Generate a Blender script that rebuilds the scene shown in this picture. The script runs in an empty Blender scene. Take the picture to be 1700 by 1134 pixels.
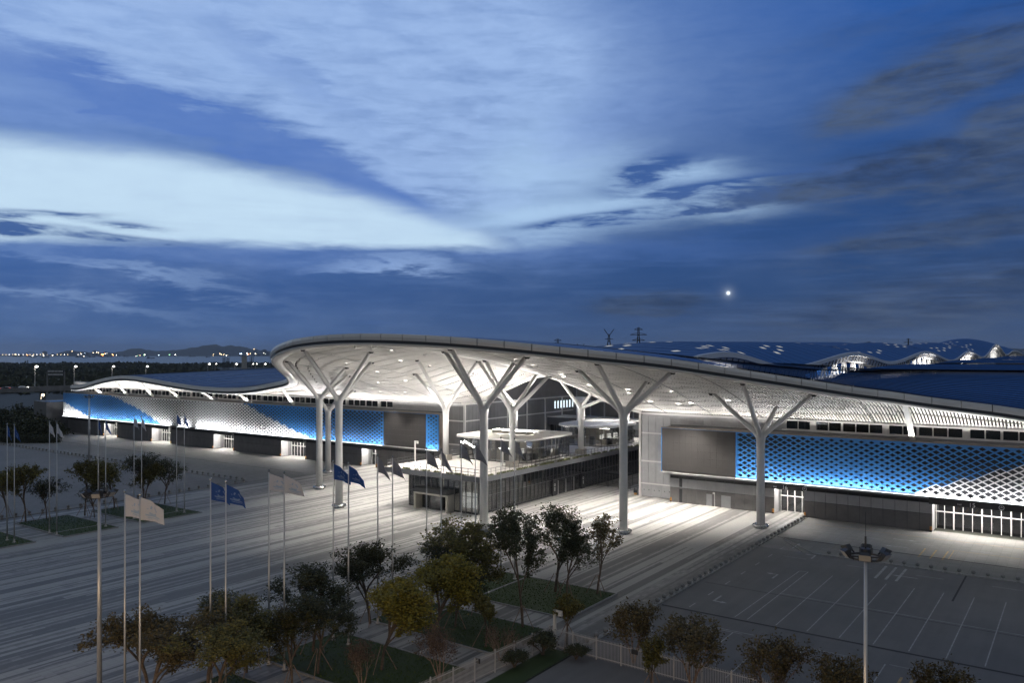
import bpy, math, random
from mathutils import Vector, Matrix, noise
R = math.radians
rnd = random.Random(7)
# ------------------------------------------------------------------ survey (camera + world directions)
F, HC, YH, CX = 1330., 27., 588., 850.
TH = math.atan(956/1330)
FW = (-math.sin(TH), math.cos(TH)); RT = (math.cos(TH), math.sin(TH))
X0 = -90.7                                   # axis of the entrance
def P(px, py, z=0.):
    t = (HC-z)*F/(py-YH); a = (px-CX)/F
    return (t*(FW[0]+a*RT[0]), t*(FW[1]+a*RT[1]))
def D(px, d):                                # plan point on a bearing at depth d
    a = (px-CX)/F
    return (d*(FW[0]+a*RT[0]), d*(FW[1]+a*RT[1]))
def XY(px, Y):
    a = (px-CX)/F; t = Y/(FW[1]+a*RT[1])
    return t*(FW[0]+a*RT[0])
def ZD(py, d): return HC-(py-YH)*d/F
# ------------------------------------------------------------------ camera, view
S = bpy.context.scene
col = S.collection
cd = bpy.data.cameras.new('camera'); cam = bpy.data.objects.new('camera', cd); col.objects.link(cam)
cam.location = (0, 0, HC); cam.rotation_euler = (R(90), 0, TH)
cd.sensor_width = 36; cd.lens = F/1700*36; cd.shift_y = (YH-567)/1700
cd.clip_start = 0.5; cd.clip_end = 80000
S.camera = cam
S.view_settings.view_transform = 'Standard'; S.view_settings.look = 'None'
S.view_settings.exposure = 0; S.view_settings.gamma = 1; S.view_settings.use_curve_mapping = False
# ------------------------------------------------------------------ node helper
class NT:
    def __init__(s, tree): s.t = tree; s.n = tree.nodes; s.l = tree.links
    def new(s, typ, **kw):
        n = s.n.new(typ)
        for k, v in kw.items(): setattr(n, k, v)
        return n
    def put(s, sock, v):
        if isinstance(v, bpy.types.NodeSocket): s.l.new(v, sock)
        elif v is not None: sock.default_value = v
    def m(s, op, a, b=None, c=None, clamp=False):
        n = s.n.new('ShaderNodeMath'); n.operation = op; n.use_clamp = clamp
        s.put(n.inputs[0], a)
        if b is not None: s.put(n.inputs[1], b)
        if c is not None: s.put(n.inputs[2], c)
        return n.outputs[0]
    def vm(s, op, a, b=None):
        n = s.n.new('ShaderNodeVectorMath'); n.operation = op
        s.put(n.inputs[0], a)
        if b is not None: s.put(n.inputs[1], b)
        return n.outputs[0]
    def comb(s, x, y, z):
        n = s.n.new('ShaderNodeCombineXYZ'); s.put(n.inputs[0], x); s.put(n.inputs[1], y); s.put(n.inputs[2], z); return n.outputs[0]
    def sep(s, v):
        n = s.n.new('ShaderNodeSeparateXYZ'); s.put(n.inputs[0], v); return n.outputs
    def noise(s, v, scale, detail=3, rough=.5, dist=0):
        n = s.n.new('ShaderNodeTexNoise'); s.put(n.inputs['Vector'], v); n.inputs['Scale'].default_value = scale
        n.inputs['Detail'].default_value = detail; n.inputs['Roughness'].default_value = rough; n.inputs['Distortion'].default_value = dist
        return n.outputs['Fac']
    def white(s, v):
        n = s.n.new('ShaderNodeTexWhiteNoise'); n.noise_dimensions = '3D'; s.put(n.inputs['Vector'], v); return n.outputs['Value']
    def mix(s, f, a, b, blend='MIX'):
        n = s.n.new('ShaderNodeMix'); n.data_type = 'RGBA'; n.blend_type = blend
        s.put(n.inputs[0], f)
        s.put(n.inputs[6], a if isinstance(a, bpy.types.NodeSocket) else (*a, 1)); s.put(n.inputs[7], b if isinstance(b, bpy.types.NodeSocket) else (*b, 1))
        return n.outputs[2]
    def ramp(s, f, pts, interp='LINEAR'):
        n = s.n.new('ShaderNodeValToRGB'); n.color_ramp.interpolation = interp
        e = n.color_ramp.elements
        while len(e) < len(pts): e.new(0.5)
        for k, (p, c) in enumerate(pts): e[k].position = p; e[k].color = (*c, 1) if len(c) == 3 else c
        s.put(n.inputs[0], f); return n.outputs[0]
    def smooth(s, v, a, b):
        n = s.n.new('ShaderNodeMapRange'); n.interpolation_type = 'SMOOTHSTEP'; s.put(n.inputs[0], v)
        n.inputs[1].default_value = a; n.inputs[2].default_value = b; return n.outputs[0]
def srgb(r, g, b):
    f = lambda c: (c/255/12.92 if c/255 <= .04045 else ((c/255+.055)/1.055)**2.4)
    return (f(r), f(g), f(b))
# ------------------------------------------------------------------ world: dusk sky
W = bpy.data.worlds.new('World'); S.world = W; W.use_nodes = True
w = NT(W.node_tree); w.n.clear()
tc = w.new('ShaderNodeTexCoord')
dirv = w.vm('NORMALIZE', tc.outputs['Generated'])
dx, dy, dz = w.sep(dirv)
fwd = w.m('ADD', w.m('MULTIPLY', dx, FW[0]), w.m('MULTIPLY', dy, FW[1]))
rgt = w.m('ADD', w.m('MULTIPLY', dx, RT[0]), w.m('MULTIPLY', dy, RT[1]))
az = w.m('MULTIPLY', w.m('ARCTAN2', rgt, fwd), 180/math.pi)           # bearing from the south-west view, degrees
el = w.m('MULTIPLY', w.m('ARCSINE', dz), 180/math.pi)
def AE(px, py):
    a = math.atan((px-CX)/F); return math.degrees(a), math.degrees(math.atan((YH-py)/F*math.cos(a)))
pos = w.comb(w.m('MULTIPLY', az, .045), w.m('MULTIPLY', el, .11), 0)
n1 = w.noise(pos, 1.0, 7, .58, .3); n2 = w.noise(w.vm('ADD', pos, (7.3, 3.1, 2.)), 1.2, 7, .6, .2)
nf = w.noise(w.vm('MULTIPLY', pos, (1.0, 2.2, 1.)), 4.2, 8, .62, .35)
wa = w.m('ADD', az, w.m('MULTIPLY', w.m('SUBTRACT', n1, .5), 10)); we = w.m('ADD', el, w.m('MULTIPLY', w.m('SUBTRACT', n2, .5), 4.))
wa = w.m('ADD', wa, w.m('MULTIPLY', w.m('SUBTRACT', nf, .5), 5.0)); we = w.m('ADD', we, w.m('MULTIPLY', w.m('SUBTRACT', nf, .5), 3.6))
# lightly warped coordinates for the crisp-edged gap of bright sky
wa2 = w.m('ADD', az, w.m('MULTIPLY', w.m('SUBTRACT', n1, .5), 4)); we2 = w.m('ADD', el, w.m('MULTIPLY', w.m('SUBTRACT', nf, .5), 1.1))
def blob(px, py, rx, ry, ang, amp, hard=1.0, crisp=False):
    a0, e0 = AE(px, py); k = 180/math.pi/F
    A, E = (wa2, we2) if crisp else (wa, we)
    c, s_ = math.cos(R(ang)), math.sin(R(ang))
    u = w.m('SUBTRACT', A, a0); v = w.m('SUBTRACT', E, e0)
    p = w.m('ADD', w.m('MULTIPLY', u, c/(rx*k)), w.m('MULTIPLY', v, s_/(rx*k)))
    q = w.m('ADD', w.m('MULTIPLY', u, -s_/(ry*k)), w.m('MULTIPLY', v, c/(ry*k)))
    r2 = w.m('ADD', w.m('MULTIPLY', p, p), w.m('MULTIPLY', q, q))
    if hard != 1.0: r2 = w.m('POWER', r2, hard)
    return w.m('MULTIPLY', w.m('EXPONENT', w.m('MULTIPLY', r2, -1)), amp)
def total(lst):
    r = lst[0]
    for x in lst[1:]: r = w.m('ADD', r, x)
    return r
# base tone: deeper blue to the right and up, paler left
side = w.smooth(az, -45, 25)
baseL = w.ramp(w.m('DIVIDE', el, 40, clamp=True), [(0, srgb(72, 108, 168)), (.10, srgb(58, 94, 160)), (.25, srgb(66, 106, 176)), (.6, srgb(104, 140, 205)), (1, srgb(118, 150, 205))])
baseR = w.ramp(w.m('DIVIDE', el, 40, clamp=True), [(0, srgb(70, 90, 130)), (.10, srgb(48, 76, 124)), (.30, srgb(34, 74, 136)), (.55, srgb(20, 80, 158)), (1, srgb(42, 98, 172))])
base = w.mix(side, baseL, baseR)
mott = w.noise(w.vm('MULTIPLY', pos, (1, 1.5, 1)), 2.2, 6, .6)
# pale high cloud
pale = w.m('MINIMUM', total([blob(450, 50, 640, 150, -3, .95), blob(760, 210, 190, 130, 40, .62), blob(900, 300, 170, 90, 15, .62), blob(640, 60, 260, 140, 0, .45), blob(700, 260, 170, 60, -25, .5), blob(850, 130, 150, 180, 0, .32), blob(60, 150, 200, 60, -5, .35),
    blob(560, 245, 120, 50, -30, .35), blob(130, 40, 220, 60, 0, .25), blob(640, 448, 110, 11, -2, .75, 1.5), blob(250, 458, 170, 10, -10, .5), blob(90, 492, 180, 9, -6, .42), blob(330, 390, 330, 26, 0, .5)]), 1.0)
brk = w.smooth(nf, .30, .62); brk2 = w.smooth(w.noise(w.vm('MULTIPLY', pos, (1.4, 1.9, 1)), 7.5, 8, .66, .5), .34, .66)
pale = w.m('MULTIPLY', pale, w.m('ADD', .60, w.m('ADD', w.m('MULTIPLY', brk, .26), w.m('MULTIPLY', brk2, .10))), clamp=True)
c1 = w.mix(pale, base, srgb(170, 194, 240))
# dark drifts across it
dark = w.m('MINIMUM', total([blob(90, 120, 240, 30, -10, .7), blob(300, 195, 260, 26, -20, .8), blob(380, 235, 220, 24, -14, .7), blob(560, 290, 150, 22, -24, 1.0, 1, True), blob(690, 345, 110, 15, -24, .8, 1, True),
    blob(60, 175, 160, 30, -6, .5), blob(480, 120, 130, 20, -32, .35), blob(1010, 180, 160, 60, 10, .25),
    blob(850, 415, 520, 22, 0, .35), blob(300, 425, 400, 22, 0, .35)]), 1.0)
c2 = w.mix(w.m('MULTIPLY', dark, w.m('ADD', .55, w.m('MULTIPLY', mott, .6)), clamp=True), c1, srgb(90, 124, 196))
# the bright gap of sky, a wedge closing to the right (bounded by two lines in bearing and elevation)
def line(px1, py1, px2, py2, A, E):
    a1, e1 = AE(px1, py1); a2, e2 = AE(px2, py2)
    return w.m('SUBTRACT', E, w.m('ADD', e1, w.m('MULTIPLY', w.m('SUBTRACT', A, a1), (e2-e1)/(a2-a1))))
lowcurve = w.m('MULTIPLY', w.m('SINE', w.m('MULTIPLY', az, .11)), .25)
top_ = w.smooth(w.m('SUBTRACT', w.m('MULTIPLY', line(0, 228, 872, 408, wa2, we2), -1), w.m('MULTIPLY', w.m('COSINE', w.m('MULTIPLY', w.m('ADD', az, 16), .1)), -1.5)), -1.1, .8)
bot_ = w.smooth(w.m('ADD', line(0, 402, 860, 420, wa2, we2), lowcurve), -.15, .7)
wedge = w.m('MULTIPLY', w.m('MULTIPLY', top_, bot_), w.smooth(az, 2.2, -3.5))
c3 = w.mix(w.m('MULTIPLY', wedge, w.m('ADD', .86, w.m('MULTIPLY', mott, .2)), clamp=True), c2, srgb(214, 234, 255))
glow = w.m('MINIMUM', total([blob(1060, 345, 210, 26, 4, .95, 1.3, True), blob(1000, 300, 170, 40, 0, .6), blob(1150, 300, 90, 22, 0, .55, 1.2, True), blob(860, 375, 120, 26, 0, .55), blob(880, 250, 90, 60, 60, .35), blob(1230, 350, 70, 12, 0, .5, 1, True)]), 1.0)
c4 = w.mix(w.m('MULTIPLY', glow, w.m('ADD', .7, w.m('MULTIPLY', mott, .5)), clamp=True), c3, srgb(186, 212, 246))
# torn dark cloud scraps in front of the bright sky
tear = w.smooth(nf, .36, .60)
scr = w.m('MINIMUM', total([blob(110, 386, 130, 8, -3, 1.6, 1.4, True), blob(20, 378, 50, 9, -3, 1.2, 1.4, True), blob(78, 356, 75, 5.5, 3, 1.3, 1.2, True), blob(215, 374, 45, 4.5, 0, 1.1, 1, True), blob(300, 405, 60, 4, -2, .7, 1, True), blob(1080, 280, 75, 20, 12, 1.4, 1.3, True),
    blob(1170, 345, 260, 10, 5, 1.5, 1.3, True), blob(1010, 358, 110, 8, 6, 1.2, 1, True), blob(1310, 300, 240, 17, 2, 1.5, 1.3, True), blob(1250, 325, 130, 12, -3, 1.0, 1.2, True),
    blob(630, 537, 24, 4, 0, .8, 1, True)]), 1.0)
c5 = w.mix(w.m('MULTIPLY', scr, w.m('ADD', .35, w.m('MULTIPLY', tear, .8)), clamp=True), c4, srgb(66, 98, 160))
# greyer heaped clouds on the right
heap = w.m('MINIMUM', total([blob(1545, 135, 170, 36, 12, 1.3, 2.0, True), blob(1450, 172, 90, 16, 22, .8, 1.5, True), blob(1690, 190, 70, 26, 10, 1.0, 2., True), blob(1640, 270, 110, 26, 6, .9, 2., True), blob(1480, 288, 180, 17, 8, .9, 1.6, True), blob(1600, 382, 190, 14, 5, .9, 1.6, True), blob(1560, 500, 160, 22, 12, .9, 1.6, True), blob(1075, 505, 80, 20, 3, .8, 1.8, True), blob(1530, 140, 190, 42, 14, .3, 1.6), blob(1680, 185, 90, 30, 10, .7), blob(1440, 290, 260, 34, 6, .75, 1.3), blob(1640, 290, 150, 60, 0, .8, 1.4), blob(1600, 390, 240, 30, 4, .7, 1.4),
    blob(1600, 490, 260, 42, 6, .85, 1.4), blob(1075, 508, 95, 20, 4, .85, 1.6), blob(1330, 530, 240, 24, 0, .45), blob(1650, 40, 140, 30, 8, .45), blob(1450, 40, 140, 16, 8, .25)]), 1.0)
hcol = w.mix(w.smooth(w.m('ADD', w.m('MULTIPLY', n2, .5), w.m('MULTIPLY', nf, .5)), .38, .62), srgb(48, 64, 98), srgb(80, 94, 124))
c6 = w.mix(w.m('MULTIPLY', heap, w.m('ADD', .42, w.m('ADD', w.m('MULTIPLY', mott, .5), w.m('MULTIPLY', brk2, .3))), clamp=True), c5, hcol)
strk = w.noise(w.vm('MULTIPLY', pos, (.8, 5.0, 1)), 2.4, 6, .6)
c6 = w.mix(w.m('MULTIPLY', w.smooth(strk, .46, .72), w.m('MULTIPLY', w.smooth(el, 13, 5), .2)), c6, srgb(104, 132, 188))
c6 = w.mix(w.m('MULTIPLY', w.smooth(w.noise(pos, 2.6, 7, .62),   .42, .75), w.m('ADD', .05, w.m('MULTIPLY', w.m('SUBTRACT', 1, side), .2))), c6, srgb(150, 170, 214))
# outside the picture: the cloud deck goes on, duller overhead and behind
away = w.smooth(w.m('ABSOLUTE', az), 42, 75)
up = w.smooth(el, 24, 50)
deck = w.mix(w.smooth(n2, .3, .7), srgb(100, 104, 114), srgb(138, 142, 152))
c7 = w.mix(w.m('MAXIMUM', away, up), c6, deck)
pa, pe = AE(1209, 486.5)
pr2 = w.m('ADD', w.m('POWER', w.m('ABSOLUTE', w.m('SUBTRACT', az, pa)), 2), w.m('POWER', w.m('ABSOLUTE', w.m('SUBTRACT', el, pe)), 2))
planet = w.m('ADD', w.m('MULTIPLY', w.m('EXPONENT', w.m('MULTIPLY', pr2, -1/.095**2)), 2.6), w.m('MULTIPLY', w.m('EXPONENT', w.m('MULTIPLY', w.m('SQRT', pr2), -1/.20)), .45))
c7 = w.vm('ADD', c7, w.comb(w.m('MULTIPLY', planet, 1.0), w.m('MULTIPLY', planet, 1.0), planet))
below = w.smooth(el, .2, -1.5)
c8 = w.mix(below, c7, srgb(40, 48, 62))
sky = w.new('ShaderNodeTexSky'); sky.sky_type = 'NISHITA'; sky.sun_disc = False
sky.sun_elevation = R(1.0); sky.sun_rotation = R(-70); sky.altitude = 50
sk = w.vm('MULTIPLY', sky.outputs[0], (.015, .05, .08))
fin = w.vm('ADD', w.vm('MULTIPLY', c8, (.87, .945, .955)), w.vm('MULTIPLY', sk, (.05, .05, .05)))
bg = w.new('ShaderNodeBackground'); w.l.new(fin, bg.inputs[0]); bg.inputs[1].default_value = 1.0
wo = w.new('ShaderNodeOutputWorld'); w.l.new(bg.outputs[0], wo.inputs[0])
W.cycles.sampling_method = 'MANUAL'; W.cycles.sample_map_resolution = 512
# last daylight from low on the left behind the cloud, very weak
sl = bpy.data.lights.new('sun', 'SUN'); sl.energy = .02; sl.angle = R(12); sl.color = (.8, .88, 1)
so = bpy.data.objects.new('sun', sl); col.objects.link(so)
sd = Vector((FW[0]*.8-RT[0]*.6, FW[1]*.8-RT[1]*.6, .12)); so.rotation_euler = sd.to_track_quat('Z', 'Y').to_euler()
# ------------------------------------------------------------------ materials
def mat(name, c, rough=.6, metal=0., spec=.5, var=0., vscale=1., bump=0., bscale=20., coat=0.):
    m = bpy.data.materials.new(name); m.use_nodes = True; t = NT(m.node_tree); b = t.n['Principled BSDF']
    b.inputs['Base Color'].default_value = (*c, 1); b.inputs['Roughness'].default_value = rough; b.inputs['Metallic'].default_value = metal
    b.inputs['Specular IOR Level'].default_value = spec
    o = t.new('ShaderNodeTexCoord').outputs['Object']
    if var:
        nz = t.noise(o, vscale, 6, .65)
        t.l.new(t.mix(t.smooth(nz, .3, .7), tuple(x*(1-var) for x in c), tuple(min(1, x*(1+var)) for x in c)), b.inputs['Base Color'])
        t.l.new(t.m('ADD', rough-.08, t.m('MULTIPLY', nz, .16)), b.inputs['Roughness'])
    if bump:
        bn = t.new('ShaderNodeBump'); bn.inputs['Strength'].default_value = bump; bn.inputs['Distance'].default_value = .02
        t.l.new(t.noise(o, bscale, 4, .6), bn.inputs['Height']); t.l.new(bn.outputs[0], b.inputs['Normal'])
    return m
def emit(name, c, s):
    m = bpy.data.materials.new(name); m.use_nodes = True; t = NT(m.node_tree); b = t.n['Principled BSDF']
    b.inputs['Base Color'].default_value = (*[x*.5 for x in c], 1); b.inputs['Emission Color'].default_value = (*c, 1); b.inputs['Emission Strength'].default_value = s
    return m
def glass(name, tint=(.5, .55, .58), refl=.16, op=.25, dark=(.03, .03, .035)):
    m = bpy.data.materials.new(name); m.use_nodes = True; t = NT(m.node_tree); t.n.clear()
    tr = t.new('ShaderNodeBsdfTransparent'); tr.inputs[0].default_value = (*tint, 1)
    df = t.new('ShaderNodeBsdfDiffuse'); df.inputs[0].default_value = (*dark, 1)
    gl = t.new('ShaderNodeBsdfGlossy'); gl.inputs[0].default_value = (.9, .92, .95, 1); gl.inputs['Roughness'].default_value = .03
    m1 = t.new('ShaderNodeMixShader'); m1.inputs[0].default_value = op; t.l.new(tr.outputs[0], m1.inputs[1]); t.l.new(df.outputs[0], m1.inputs[2])
    lw = t.new('ShaderNodeFresnel'); lw.inputs[0].default_value = 1.5
    f = t.m('ADD', t.m('MULTIPLY', lw.outputs[0], 1.3), refl, clamp=True)
    m2 = t.new('ShaderNodeMixShader'); t.l.new(f, m2.inputs[0]); t.l.new(m1.outputs[0], m2.inputs[1]); t.l.new(gl.outputs[0], m2.inputs[2])
    o = t.new('ShaderNodeOutputMaterial'); t.l.new(m2.outputs[0], o.inputs[0]); return m
M = {}
M['white'] = mat('white_metal', (.70, .69, .67), .42, var=.05, vscale=.3)
M['soffit'] = mat('soffit_white', (.72, .70, .67), .5, var=.06, vscale=.25)
M['column'] = mat('column_paint', (.78, .77, .76), .42, var=.05, vscale=.5)
M['fascia'] = mat('fascia_panel', (.66, .66, .66), .38, metal=.1, var=.06, vscale=.2)
M['gutter'] = mat('gutter_dark', (.05, .06, .075), .5)
M['backing'] = mat('shade_lining', (.02, .02, .02), .8)
M['seam'] = mat('seam_dark', (.03, .03, .03), .8)
M['steel'] = mat('stainless_steel', (.55, .55, .55), .25, metal=1.)
M['alu'] = mat('mullion_grey', (.16, .16, .165), .45, metal=.3)
M['frame_white'] = mat('frame_white', (.62, .61, .6), .45)
M['blue_roof'] = None
M['blue'] = mat('screen_blue', (.038, .185, .46), .5, var=.06, vscale=.2)
M['screen_white'] = mat('screen_white', (.72, .70, .67), .5, var=.06, vscale=.3)
M['led'] = mat('led_screen_off', (.040, .037, .036), .55, spec=.35, var=.12, vscale=.15)
M['clad_up'] = mat('cladding_grey', (.38, .38, .39), .5, metal=.25, var=.08, vscale=.6)
M['clad_low'] = mat('cladding_taupe', (.155, .148, .145), .6, var=.12, vscale=.6)
M['clad_wall'] = mat('cladding_panel_grey', (.20, .20, .205), .5, metal=.2, var=.08, vscale=.4)
M['ledge'] = mat('ledge_brown', (.20, .17, .15), .6, var=.15, vscale=.4)
M['dark'] = mat('dark_metal', (.035, .036, .04), .5)
M['slab'] = mat('slab_grey', (.11, .115, .125), .55, var=.08, vscale=.5)
M['deckp'] = mat('terrace_paving', (.52, .50, .47), .7, var=.08, vscale=.8)
M['roofwhite'] = mat('pavilion_roof_white', (.60, .57, .53), .6, var=.06, vscale=.3)
M['portal'] = mat('portal_beige', (.42, .39, .34), .55)
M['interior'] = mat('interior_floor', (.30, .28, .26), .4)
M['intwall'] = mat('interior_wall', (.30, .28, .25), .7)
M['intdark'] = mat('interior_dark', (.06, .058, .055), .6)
M['glass'] = glass('facade_glass', (.78, .8, .8), .2, .06)
M['win'] = glass('window_glass', (.4, .42, .45), .1, .4, (.02, .02, .022))
M['bark'] = mat('bark', (.13, .095, .07), .9, var=.3, vscale=6, bump=.5, bscale=30)
M['bark_pale'] = mat('bark_pale', (.26, .18, .13), .9, var=.25, vscale=6, bump=.4, bscale=30)
M['pole'] = mat('pole_metal', (.50, .50, .51), .35, metal=.5, var=.06, vscale=1)
M['kerb'] = mat('kerb_stone', (.28, .275, .27), .8, var=.15, vscale=3)
M['bollard'] = mat('bollard_stone', (.23, .225, .22), .75, var=.25, vscale=8, bump=.4)
M['bollard_base'] = mat('bollard_base', (.36, .35, .33), .8)
M['fence'] = mat('fence_white', (.55, .52, .50), .5)
M['line'] = mat('road_paint', (.34, .34, .34), .7, var=.25, vscale=1.5)
M['line_y'] = mat('road_paint_yellow', (.42, .29, .14), .7, var=.3, vscale=1.5)
M['drain'] = mat('drain_channel', (.03, .03, .032), .8)
M['soil'] = mat('soil', (.05, .04, .03), .95)
M['text'] = mat('sign_white', (.75, .75, .75), .5)
M['sign_dark'] = mat('sign_dark', (.045, .042, .042), .5)
M['concrete'] = mat('concrete', (.20, .195, .19), .85, var=.2, vscale=.3)
M['yellow'] = mat('hazard_orange', (.55, .25, .06), .6)
M['e_white'] = emit('lamp_white', (1, .97, .92), 9)
M['e_down'] = emit('downlight', (1, .97, .92), 25)
M['e_line'] = emit('led_line', (.92, .96, 1), 6)
M['e_warm'] = emit('lamp_warm', (1, .78, .5), 30)
M['e_int'] = emit('lit_ceiling', (1, .93, .82), 6)
M['e_intw'] = emit('warm_lit_panel', (1, .88, .62), 1.3); M['e_panel'] = emit('glow_panel', (1, .96, .9), .8)
M['e_cool'] = emit('cool_lit_strip', (.8, .93, 1), 1.6)
M['e_trough'] = emit('trough_light', (1, .97, .93), 40)
M['e_sky'] = emit('lit_skylight', (.95, .92, .8), .42)
M['e_far'] = emit('far_lamp_white', (1, .95, .85), 12)
M['e_fary'] = emit('far_lamp_yellow', (1, .75, .4), 8)
M['e_faro'] = emit('far_lamp_orange', (1, .3, .08), 12)
M['e_farg'] = emit('far_lamp_green', (.4, 1, .5), 8)
M['e_farb'] = emit('far_lamp_blue', (.6, .8, 1), 12)
M['e_red'] = emit('tail_light', (1, .08, .04), 3)
M['e_arch'] = emit('lining_glow', (1, .97, .93), 2.6)
# blue hall roofs: standing seam metal
def roofmat(name, c):
    m = mat(name, c, .5, metal=.0, spec=.3); t = NT(m.node_tree); b = t.n['Principled BSDF']
    o = t.new('ShaderNodeTexCoord').outputs['Object']
    nz = t.noise(t.vm('MULTIPLY', o, (.12, .5, 1)), 1, 5, .6); x, y, z = t.sep(o)
    cell = t.white(t.comb(t.m('FLOOR', t.m('DIVIDE', x, 9)), t.m('FLOOR', t.m('DIVIDE', y, 2.4)), 0))
    f = t.m('ADD', t.m('MULTIPLY', nz, .6), t.m('MULTIPLY', cell, .4))
    t.l.new(t.mix(f, tuple(k*.75 for k in c), tuple(k*1.25 for k in c)), b.inputs['Base Color']); return m
M['blue_roof'] = roofmat('roof_blue', (.010, .085, .30))
M['blue_roof2'] = roofmat('concourse_blue', (.018, .10, .32))
def leafmat(name, c1, c2):
    m = bpy.data.materials.new(name); m.use_nodes = True; t = NT(m.node_tree); b = t.n['Principled BSDF']
    g = t.new('ShaderNodeNewGeometry')
    f = g.outputs['Random Per Island']
    t.l.new(t.mix(f, c1, c2), b.inputs['Base Color']); b.inputs['Roughness'].default_value = .55
    b.inputs['Specular IOR Level'].default_value = .3
    return m
M['leaf_dark'] = leafmat('leaf_dark', (.028, .036, .018), (.07, .075, .035))
M['leaf_olive'] = leafmat('leaf_olive', (.065, .066, .018), (.17, .15, .04))
M['leaf_yellow'] = leafmat('leaf_yellow', (.12, .11, .015), (.27, .22, .03))
M['leaf_brown'] = leafmat('leaf_brown', (.06, .05, .022), (.14, .105, .04))
M['leaf_red'] = leafmat('leaf_red', (.07, .045, .03), (.13, .08, .05))
M['grass'] = leafmat('grass_blade', (.035, .065, .010), (.075, .12, .02))
M['terrace_plant'] = leafmat('terrace_plant', (.10, .12, .05), (.24, .25, .12))
def flagmat(name, c, mark):
    m = mat(name, c, .8); t = NT(m.node_tree); b = t.n['Principled BSDF']
    uv = t.new('ShaderNodeUVMap').outputs[0]; u, v, _ = t.sep(uv)
    # ring-like swirl emblem and two short lines below it
    du = t.m('SUBTRACT', u, .5); dv = t.m('SUBTRACT', v, .58); r = t.m('SQRT', t.m('ADD', t.m('POWER', t.m('ABSOLUTE', du), 2), t.m('MULTIPLY', t.m('POWER', t.m('ABSOLUTE', dv), 2), .6)))
    w1 = t.m('ADD', r, t.m('MULTIPLY', t.m('ARCTAN2', dv, du), .02))
    ring = t.m('MULTIPLY', t.m('LESS_THAN', t.m('ABSOLUTE', t.m('SUBTRACT', w1, .16)), .035), t.m('GREATER_THAN', t.m('SINE', t.m('MULTIPLY', t.m('ARCTAN2', dv, du), 3)), -.5))
    ln = t.m('MULTIPLY', t.m('LESS_THAN', t.m('ABSOLUTE', t.m('SUBTRACT', v, .27)), .035), t.m('LESS_THAN', t.m('ABSOLUTE', du), .3))
    ln2 = t.m('MULTIPLY', t.m('LESS_THAN', t.m('ABSOLUTE', t.m('SUBTRACT', v, .16)), .018), t.m('LESS_THAN', t.m('ABSOLUTE', du), .22))
    f = t.m('MAXIMUM', ring, t.m('MAXIMUM', ln, ln2))
    t.l.new(t.mix(t.m('MULTIPLY', f, .8), c, mark), b.inputs['Base Color'])
    tr = t.new('ShaderNodeBsdfTranslucent'); tr.inputs[0].default_value = (*c, 1)
    mx = t.new('ShaderNodeMixShader'); mx.inputs[0].default_value = .3
    t.l.new(b.outputs[0], mx.inputs[1]); t.l.new(tr.outputs[0], mx.inputs[2]); t.l.new(mx.outputs[0], t.n['Material Output'].inputs[0])
    return m
M['flag_white'] = flagmat('flag_white', (.60, .58, .58), (.22, .38, .55))
M['flag_blue'] = flagmat('flag_blue', (.02, .075, .26), (.25, .35, .5))
M['flag_grey'] = flagmat('flag_grey', (.24, .24, .26), (.13, .17, .24))
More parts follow.
